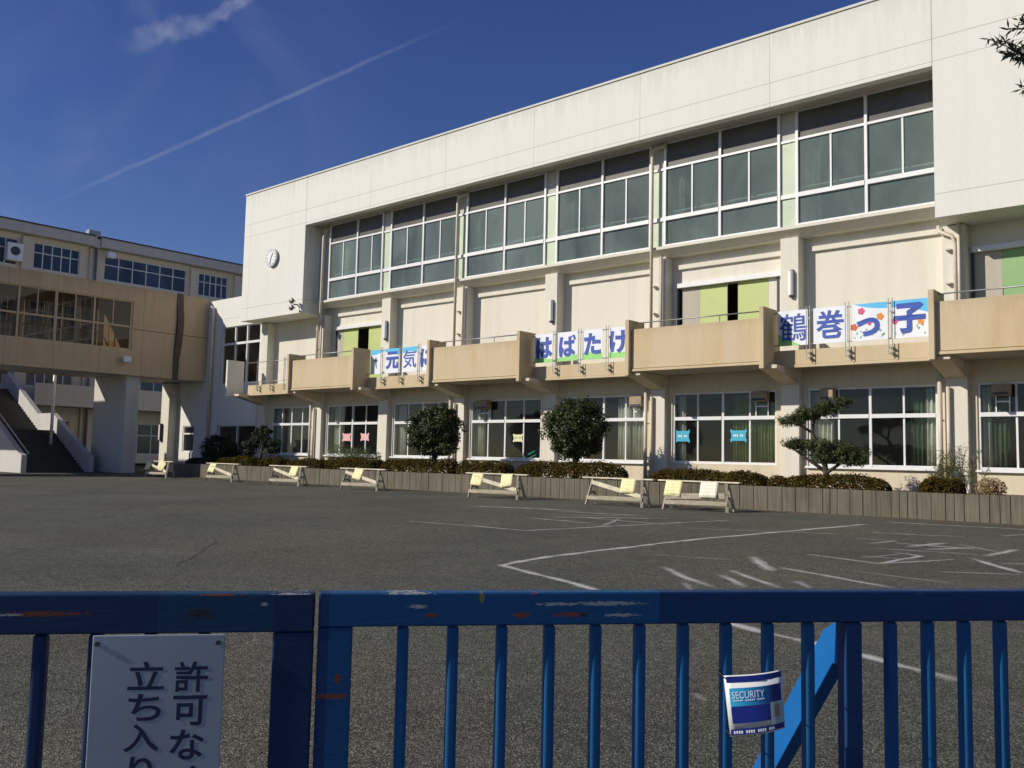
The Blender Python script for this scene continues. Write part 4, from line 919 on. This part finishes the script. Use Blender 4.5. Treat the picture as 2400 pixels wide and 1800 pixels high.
# cloud-pruned pine in front of the fifth window
t = thing('pruned_pine', 'cloud pruned pine with flat foliage pads and a bent trunk in the planter', 'tree', (-8.9, 22.4, .86))
m = MB(); m.tube([(-8.95, 22.4, .8), (-8.85, 22.4, 1.2), (-8.9, 22.42, 1.5), (-9.05, 22.45, 1.9), (-9.25, 22.45, 2.35), (-9.15, 22.45, 2.75)], [.10, .085, .07, .06, .045, .03], 8)
m.tube([(-8.85, 22.4, 1.3), (-8.4, 22.35, 1.6), (-7.95, 22.3, 1.75)], [.05, .035, .02], 6); m.tube([(-8.9, 22.4, 1.35), (-9.5, 22.4, 1.75), (-9.8, 22.4, 1.95)], [.05, .035, .02], 6); m.tube([(-9.2, 22.45, 2.3), (-9.6, 22.4, 2.55), (-9.9, 22.4, 2.6)], [.04, .03, .015], 6)
m.build('trunk', 'bark', t, smooth=True)
PADS = [((-8.95, 22.4, 1.95), (.62, .5, .17)), ((-8.3, 22.35, 1.82), (.55, .45, .17)), ((-9.6, 22.4, 2.02), (.42, .4, .13)), ((-8.8, 22.4, 1.7), (.5, .4, .12)), ((-8.15, 22.3, 1.62), (.35, .35, .12)),
        ((-9.3, 22.45, 2.8), (.5, .42, .15)), ((-9.75, 22.4, 2.62), (.34, .34, .12)), ((-8.8, 22.45, 3.0), (.40, .36, .15)), ((-8.45, 22.45, 3.1), (.2, .25, .08))]
m = MB()
for c, r in PADS: leaves(m, int(3400 * r[0] * r[1] / .3), clumps(c, (r[0], r[1], r[2] * .8), 30, .13, .3), .085, up=.4, asp=.3)
m.build('crown', 'leaf_niwaki', t)
# small pruned tree and dark bush in the shade at the left
t = thing('pruned_tree', 'small dark pruned tree with layered pads, in shade at the left end of the planter', 'tree', (-34.2, 22.6, .86))
m = MB(); m.tube([(-34.1, 22.6, .8), (-34.15, 22.6, 1.4), (-33.9, 22.6, 1.9), (-34.05, 22.6, 2.4)], [.09, .07, .05, .03], 8); m.tube([(-34.1, 22.6, 1.4), (-34.8, 22.6, 1.75)], [.04, .02], 6); m.tube([(-34.0, 22.6, 1.5), (-33.3, 22.6, 1.8)], [.04, .02], 6); m.build('trunk', 'bark', t, smooth=True)
m = MB()
for c, r in [((-34.1, 22.6, 2.45), (.45, .42, .24)), ((-34.8, 22.6, 1.85), (.42, .4, .17)), ((-33.4, 22.6, 1.9), (.5, .42, .18)), ((-34.2, 22.6, 2.1), (.6, .45, .16)), ((-35.0, 22.5, 1.5), (.3, .3, .15)), ((-33.1, 22.6, 1.6), (.3, .3, .14))]: leaves(m, int(1500 * r[0] * r[1] / .2), clumps(c, (r[0], r[1], r[2] * .8), 24, .14, .3), .10)
m.build('crown', 'leaf_deep', t)
t = thing('round_bush', 'large dark rounded evergreen bush in shade beside the annex', 'bush', (-37.6, 22.8, .86))
MB().tube([(-37.6, 22.8, .8), (-37.6, 22.8, 1.4)], [.1, .07], 8).build('trunk', 'bark', t); m = MB(); leaves(m, 7000, clumps((-37.7, 22.8, 1.6), (.9, .75, .75), 90, .2), .11); m.build('crown', 'leaf_deep', t)
for x0, x1, zt_, lab in ((-39.0, -36.5, 1.2, 'dark low hedge in shade at the very left end of the planter'),): hedge(x0, x1, zt_, lab, mat='leaf_deep')

# tree whose branch tips reach into the upper right corner
TB = Vector((1.6, 13.0, gz(13)))
t = thing('conifer_tree', 'dark needled conifer whose branch tips enter at the upper right corner', 'tree', tuple(TB))
m = MB(); m.tube([(1.6, 13, .15), (1.55, 13, 2.5), (1.6, 13.05, 5), (1.55, 13, 8), (1.6, 13, 10)], [.2, .17, .13, .08, .03], 10)
tips = []
def limb(p, q, r):
    p, q = Vector(p), Vector(q); mid = (p + q) / 2 + Vector((0, 0, .15)); m.tube([p, mid, q], [r, r * .6, r * .25], 6)
    n = max(3, int((q - p).length / .22))
    for k in range(n + 1):
        b = p.lerp(q, .35 + .65 * k / n) + Vector((0, 0, .12 * math.sin(math.pi * (.35 + .65 * k / n))))
        for _ in range(3):
            d = Vector((random.gauss(0, 1), random.gauss(0, 1), random.gauss(0, .5) + .1)).normalized() * random.uniform(.12, .3) + (q - p).normalized() * .12
            m.tube([b, b + d], [.008, .004], 4); tips.append((b, b + d))
limb((1.58, 13, 5.0), (-1.86, 9.87, 5.66), .06)
limb((1.58, 13, 5.3), (-1.74, 10.0, 5.93), .05)
limb((1.58, 13, 4.8), (-1.66, 10.06, 5.38), .05)
limb((1.58, 13, 4.9), (-1.74, 10.0, 5.52), .05)
for k in range(16):
    a = random.uniform(-1.9, 1.4); h_ = random.uniform(3.2, 9.2); l = (10.2 - h_) * .30 + .3
    limb((1.58, 13, h_), (1.58 + math.cos(a) * l, 13 + math.sin(a) * l, h_ + .2), .04)
m.build('trunk', 'bark', t, smooth=True)
lm = MB()
for b, q in tips:
    ax = (q - b).normalized()
    for k in range(34):
        p = b.lerp(q, random.uniform(.1, 1.05)); d = (ax * .5 + Vector((random.gauss(0, .6), random.gauss(0, .6), random.gauss(0, .6)))).normalized(); s = random.uniform(.07, .13)
        w = d.cross(Vector((random.gauss(0, 1), random.gauss(0, 1), random.gauss(0, 1)))).normalized() * .011
        lm.quad(p, p + d * s * .5 + w, p + d * s, p + d * s * .5 - w)
lm.build('crown', 'leaf_deep', t)

# ---------------------------------------------------------------- timber barriers in front of the planter
def paper_mat(name, col, ink):
    m, nt, b, o = newmat(name); t = N(nt, 'ShaderNodeTexCoord'); mp = N(nt, 'ShaderNodeMapping'); mp.inputs['Scale'].default_value = (14, 1, 9); nt.links.new(t.outputs['Object'], mp.inputs[0])
    so = N(nt, 'ShaderNodeSeparateXYZ'); nt.links.new(t.outputs['Object'], so.inputs[0])
    row = M_(nt, 'GREATER_THAN', M_(nt, 'SINE', M_(nt, 'MULTIPLY', so.outputs[2], 75.0)), .0)
    f = M_(nt, 'MULTIPLY', M_(nt, 'MULTIPLY', sub(nt, nz(nt, mp.outputs[0], 2.6, 3), .44, .54), row), .62)
    nt.links.new(mixcol(nt, f, col, ink), b.inputs['Base Color']); b.inputs['Roughness'].default_value = .8
    return m
MAT['paper_yellow'] = paper_mat('pale_yellow_notice_paper', (0.84, 0.82, 0.44), (0.78, 0.50, 0.26)); MAT['paper_white'] = paper_mat('white_notice_paper', (0.85, 0.83, 0.70), (0.75, 0.55, 0.20))
LT = 2.3
def make_barrier(kind=0):
    t = thing('timber_barrier', '', 'barrier', (0, 0, 0), 'timber trestle barriers in front of the planter')
    MB().box(-LT / 2, LT / 2, -.07, .07, .70, .735).build('top_plank', 'timber_top', t, bevel=.006)
    for sx in (-1, 1):
        for sy in (-1, 1):
            MB().bar((sx * (LT / 2 - .36), sy * .03, .705), (sx * (LT / 2 - .25), sy * .20, 0), .07, .055).build('leg', 'timber', t)
    MB().bar((-LT / 2 + .25, -.185, .19), (LT / 2 - .25, -.185, .21), .03, .10).build('lower_rail', 'timber', t)
    if kind == 0: MB().bar((-LT / 2 + .36, -.092, .60), (LT / 2 - .30, -.165, .28), .025, .11).build('diagonal_brace', 'timber_top', t)
    else:
        MB().bar((-LT / 2 + .3, -.165, .33), (LT / 2 - .34, -.145, .40), .03, .13).build('diagonal_brace', 'timber', t)
    for sx in (-1, 1):
        MB().bar((sx * (LT / 2 - .28), -.14, .33), (sx * (LT / 2 - .28), .14, .33), .03, .07).build('end_tie', 'timber', t)
        MB().bar((sx * (LT / 2 - .32), -.085, .56), (sx * (LT / 2 - .32), .085, .56), .03, .07).build('end_tie', 'timber', t)
    return t
BAR = [((-38.74, -36.4), 'timber barrier farthest left, with one tilted yellow notice', [(.17, 0, 0), (.72, .5, 0)]),
       ((-33.59, -31.36), 'timber barrier second from the left, one yellow notice at its left end', [(.24, .12, 0)]),
       ((-29.23, -26.85), 'timber barrier third from the left, one yellow notice near its right end', [(.72, .02, 0)]),
       ((-24.9, -22.62), 'timber barrier below the left round tree, one curled yellow notice at its centre', [(.46, .14, 0)]),
       ((-18.87, -16.49), 'timber barrier with two pale yellow notices and a thin brace', [(.22, .06, 0), (.70, -.12, 0)]),
       ((-14.53, -12.27), 'timber barrier with one yellow notice and a bright diagonal board', [(.68, 0, 0)]),
       ((-12.13, -9.91), 'rightmost timber barrier, sagging grey boards and one white notice', [(.22, .03, 0), (.66, 0, 1)])]
proto = make_barrier(0); proto7 = make_barrier(1)
for i, ((xa, xb), lab, papers) in enumerate(BAR):
    o = proto if i == 0 else (proto7 if i == 6 else copy_tree(proto))
    y = 19.78; zb = gz(19.5) - .003
    o.location = ((xa + xb) / 2, y, zb); o.scale = ((xb - xa) / LT, 1, 1.0); o.rotation_euler = (0, 0, R((0, 2.5, -1, 2, 1.5, -1, 1)[i])); o['label'] = lab
    for k, (fx, rot, wm) in enumerate(papers):
        px = xa + (xb - xa) * fx; m = MB(); w, h_ = (.44, .36) if i != 6 else (.47, .38); n = 6
        cs, sn = math.cos(-rot), math.sin(-rot)
        for a in range(n + 1):
            for c in range(5):
                u, v = (a / n - .5) * w, -h_ * c / 4
                yy = y - .085 - .12 * c / 4 - .012 * math.sin(a * 1.3 + i) * c / 4
                m.v.append((px + u * cs - v * sn, yy, zb + .725 + u * sn + v * cs))
        for a in range(n):
            for c in range(4): q = a * 5 + c; m.f.append((q, q + 1, q + 6, q + 5))
        po = m.build('paper_notice', 'paper_white' if wm else 'paper_yellow', smooth=True, origin=(px, y - .1, zb + .7))
        sm = po.modifiers.new('thick', 'SOLIDIFY'); sm.thickness = .003
        pos = {0: ('flat yellow notice at the left of the farthest left barrier', 'tilted yellow notice at the right of the farthest left barrier'), 1: ('yellow notice on the second barrier from the left',), 2: ('yellow notice on the third barrier from the left',),
               3: ('yellow notice on the barrier below the left round tree',), 4: ('pale yellow notice on the left half of the two-notice barrier with a thin brace', 'pale yellow notice on the right half of the two-notice barrier with a thin brace'),
               5: ('yellow notice on the barrier with the bright diagonal board',), 6: ('yellow notice with orange print on the rightmost barrier', 'white notice on the rightmost barrier')}[i][k]
        tag(po, pos, 'paper notice', 'paper notices on the timber barriers')

# ---------------------------------------------------------------- blue gate in the foreground
GA = math.atan2(0.7715, 0.6363)
def gate(loc, label, rail, stile, bars, mt, mtb, zr, post=None, upto=None):
    t = thing('gate', label, 'gate', loc, 'leaves of the blue steel gate', GA)
    MB().box(rail[0], rail[1], 0, .045, zr, 1.18).build('top_rail', mt, t, bevel=.004)
    MB().box(rail[0], rail[1], 0, .045, .06, .13).build('bottom_rail', mt, t, bevel=.004)
    for a, b in stile: MB().box(a, b, .001, .044, .131, zr - .001).build('stile', mt, t, bevel=.004)
    for a, b in bars: bo = MB().box(a, b, .006, .040, .131, zr - .001).build('bar', mtb, t, bevel=.009); bo.modifiers['bevel'].segments = 5
    return t
bw = .027
bl = [.1905, .3085, .4265, .5430, .6585, .7705, .8830, .9955, 1.1070, 1.2165, 1.446, 1.552, 1.657, 1.763, 1.869, 1.975, 2.081, 2.187, 2.293, 2.4]
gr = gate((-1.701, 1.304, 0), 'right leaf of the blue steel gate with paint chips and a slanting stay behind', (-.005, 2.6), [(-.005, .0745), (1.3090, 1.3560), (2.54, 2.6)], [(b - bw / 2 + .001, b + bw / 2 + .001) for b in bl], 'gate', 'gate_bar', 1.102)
# stay: from the post top down and backwards (local y is away from the camera)
s_ = MB(); s_.prism([(1.311, .046, 1.10), (1.311, .12, 1.06), (1.311, 1.06, -.02), (1.311, .95, -.02), (1.311, .07, .985), (1.311, .046, .985)][::-1], (.042, 0, 0)); s_.build('stay', 'gate_stay', gr, bevel=.003)
glb = [-.39, -.277, -.162, -.047, .068, .183, .298, .413]
gl = gate((-2.137, .774, 0), 'left leaf of the blue steel gate carrying the grey notice board', (-.6, .672), [(.5815, .672), (-.6, -.52)], [(b, b + .029) for b in glb], 'gate_left', 'gate_left', 1.092)

# board with vertical writing, hung on the left leaf
MAT['board'] = plain('grey_white_board', (0.36, 0.40, 0.44), .35, .12, 3)
t = thing('notice_board', 'grey white notice board with dark vertical Japanese lettering on the left gate leaf', 'sign', (-2.137, .774, 0), None, GA)
MB().box(.197, .4785, -.006, -.002, .55, 1.0905).build('board', 'board', t, bevel=.002)
m = MB()
for chh, x0, x1, z1, z0 in (('許', .3730, .4455, 1.0316, .9642), ('可', .3730, .4460, .9574, .8917), ('な', .3700, .4430, .8838, .8181), ('く', .382, .432, .806, .742),
                            ('立', .2749, .3515, 1.0332, .9713), ('ち', .2787, .3484, .9629, .9044), ('入', .2725, .3469, .8982, .8379), ('り', .287, .336, .829, .765)):
    add_glyph(m, chh, (x0, -.0064, z0), (1, 0, 0), (0, 0, 1), x1 - x0, z1 - z0, .018)
m.build('lettering', 'navy_ink', t)
m = MB()
for x in (.207, .4635): m.tube([(x, -.006, 1.072), (x, -.009, 1.072)], .0055, 12)
m.build('bolt', 'dark_metal', t)

# security placard tied to the bars of the right leaf
t = thing('security_placard', 'crooked blue and white SECURITY placard tied to the bars of the right gate leaf', 'placard', (-1.701, 1.304, 0), None, GA)
TL, TRr, BR, BL = (.9771, .978), (1.1123, .9994), (1.1225, .8590), (.9967, .8307)
def psurf(dy=0.0):
    def f(u, v):   # u 0..1 left-right, v 0..1 bottom-top
        a = (BL[0] + (BR[0] - BL[0]) * u, BL[1] + (BR[1] - BL[1]) * u); b = (TL[0] + (TRr[0] - TL[0]) * u, TL[1] + (TRr[1] - TL[1]) * u)
        y = -.006 - .040 * math.sin(min(1, u * 1.0) * math.pi * .62) - .004 * v - dy
        return Vector((a[0] + (b[0] - a[0]) * v, y, a[1] + (b[1] - a[1]) * v))
    return f
def patch(name, u0, u1, v0, v1, mat, dy, par=None, thick=0):
    m = MB(); f = psurf(dy); n = 10
    for i in range(n + 1):
        for k in range(3): m.v.append(tuple(f(u0 + (u1 - u0) * i / n, v0 + (v1 - v0) * k / 2)))
    for i in range(n):
        for k in range(2): a = i * 3 + k; m.f.append((a, a + 3, a + 4, a + 1))
    o = m.build(name, mat, par or t, smooth=True)
    if thick: sm = o.modifiers.new('thick', 'SOLIDIFY'); sm.thickness = thick; sm.offset = -1
    return o
MAT['pl_white'] = plain('white_placard', (0.80, 0.80, 0.78), .4, .03); MAT['pl_navy'] = plain('navy_placard_print', (0.010, 0.025, 0.22), .4, .05, 20); MAT['pl_grey'] = plain('pale_grey_print', (0.42, 0.50, 0.52), .4, .05)
def pgrad():
    m, nt, b, o = newmat('cyan_to_navy_print'); tcn = N(nt, 'ShaderNodeTexCoord'); sep = N(nt, 'ShaderNodeSeparateXYZ'); nt.links.new(tcn.outputs['Object'], sep.inputs[0])
    nt.links.new(ramp(nt, sub(nt, sep.outputs[0], .99, 1.09), [(0, (0.04, 0.50, 0.80)), (.45, (0.02, 0.24, 0.52)), (1, (0.008, 0.02, 0.18))]), b.inputs['Base Color']); b.inputs['Roughness'].default_value = .4
    return m
MAT['pl_grad'] = pgrad()
base = patch('card', 0, 1, 0, 1, 'pl_white', 0, None, .0015)
patch('top_band', .03, .97, .885, .985, 'pl_navy', .0012)
patch('gradient_band', .06, .95, .49, .79, 'pl_grad', .0012)
patch('navy_field', .06, .80, .21, .485, 'pl_navy', .0012)
patch('emblem_patch', .72, .97, .12, .50, 'pl_grey', .0018)
patch('emblem_figure', .79, .89, .24, .44, 'vent', .0024)
patch('bottom_band', .02, .98, .025, .115, 'pl_navy', .0012)
def ptext(text, u0, u1, v0, v1, bold=0):
    m = MB(); f = psurf(.0028); add_glyph(m, text, (0, 0, 0), (1, 0, 0), (0, 0, 1), 1, 1, bold, lambda a, c: f(u0 + (u1 - u0) * a, v0 + (v1 - v0) * c)); m.build('lettering', 'white_ink', t)
ptext('SECURITY', .09, .62, .62, .735, .0)
ptm = MB(); f_ = psurf(.0028)
for k in range(16):     # too small to read in the photograph: short white dashes
    a = .10 + .033 * k
    if k % 6 != 5: ptm.quad(f_(a, .575), f_(a + .022, .575), f_(a + .022, .598), f_(a, .598))
for k in range(18):
    a = .06 + .04 * k
    if k % 5 != 4: ptm.quad(f_(a, .045), f_(a + .026, .045), f_(a + .026, .092), f_(a, .092))
ptm.build('small_print', 'white_ink', t)
tie = MB()
for u, v in ((.02, .97), (.98, .97), (.02, .03)):
    p = psurf()(u, v); tie.tube([p + Vector((-.004, -.003, 0)), p + Vector((-.006, .02, .008)), p + Vector((.004, .05, .004))], .0018, 6)
tie.build('cable_tie', 'black_ink', t)
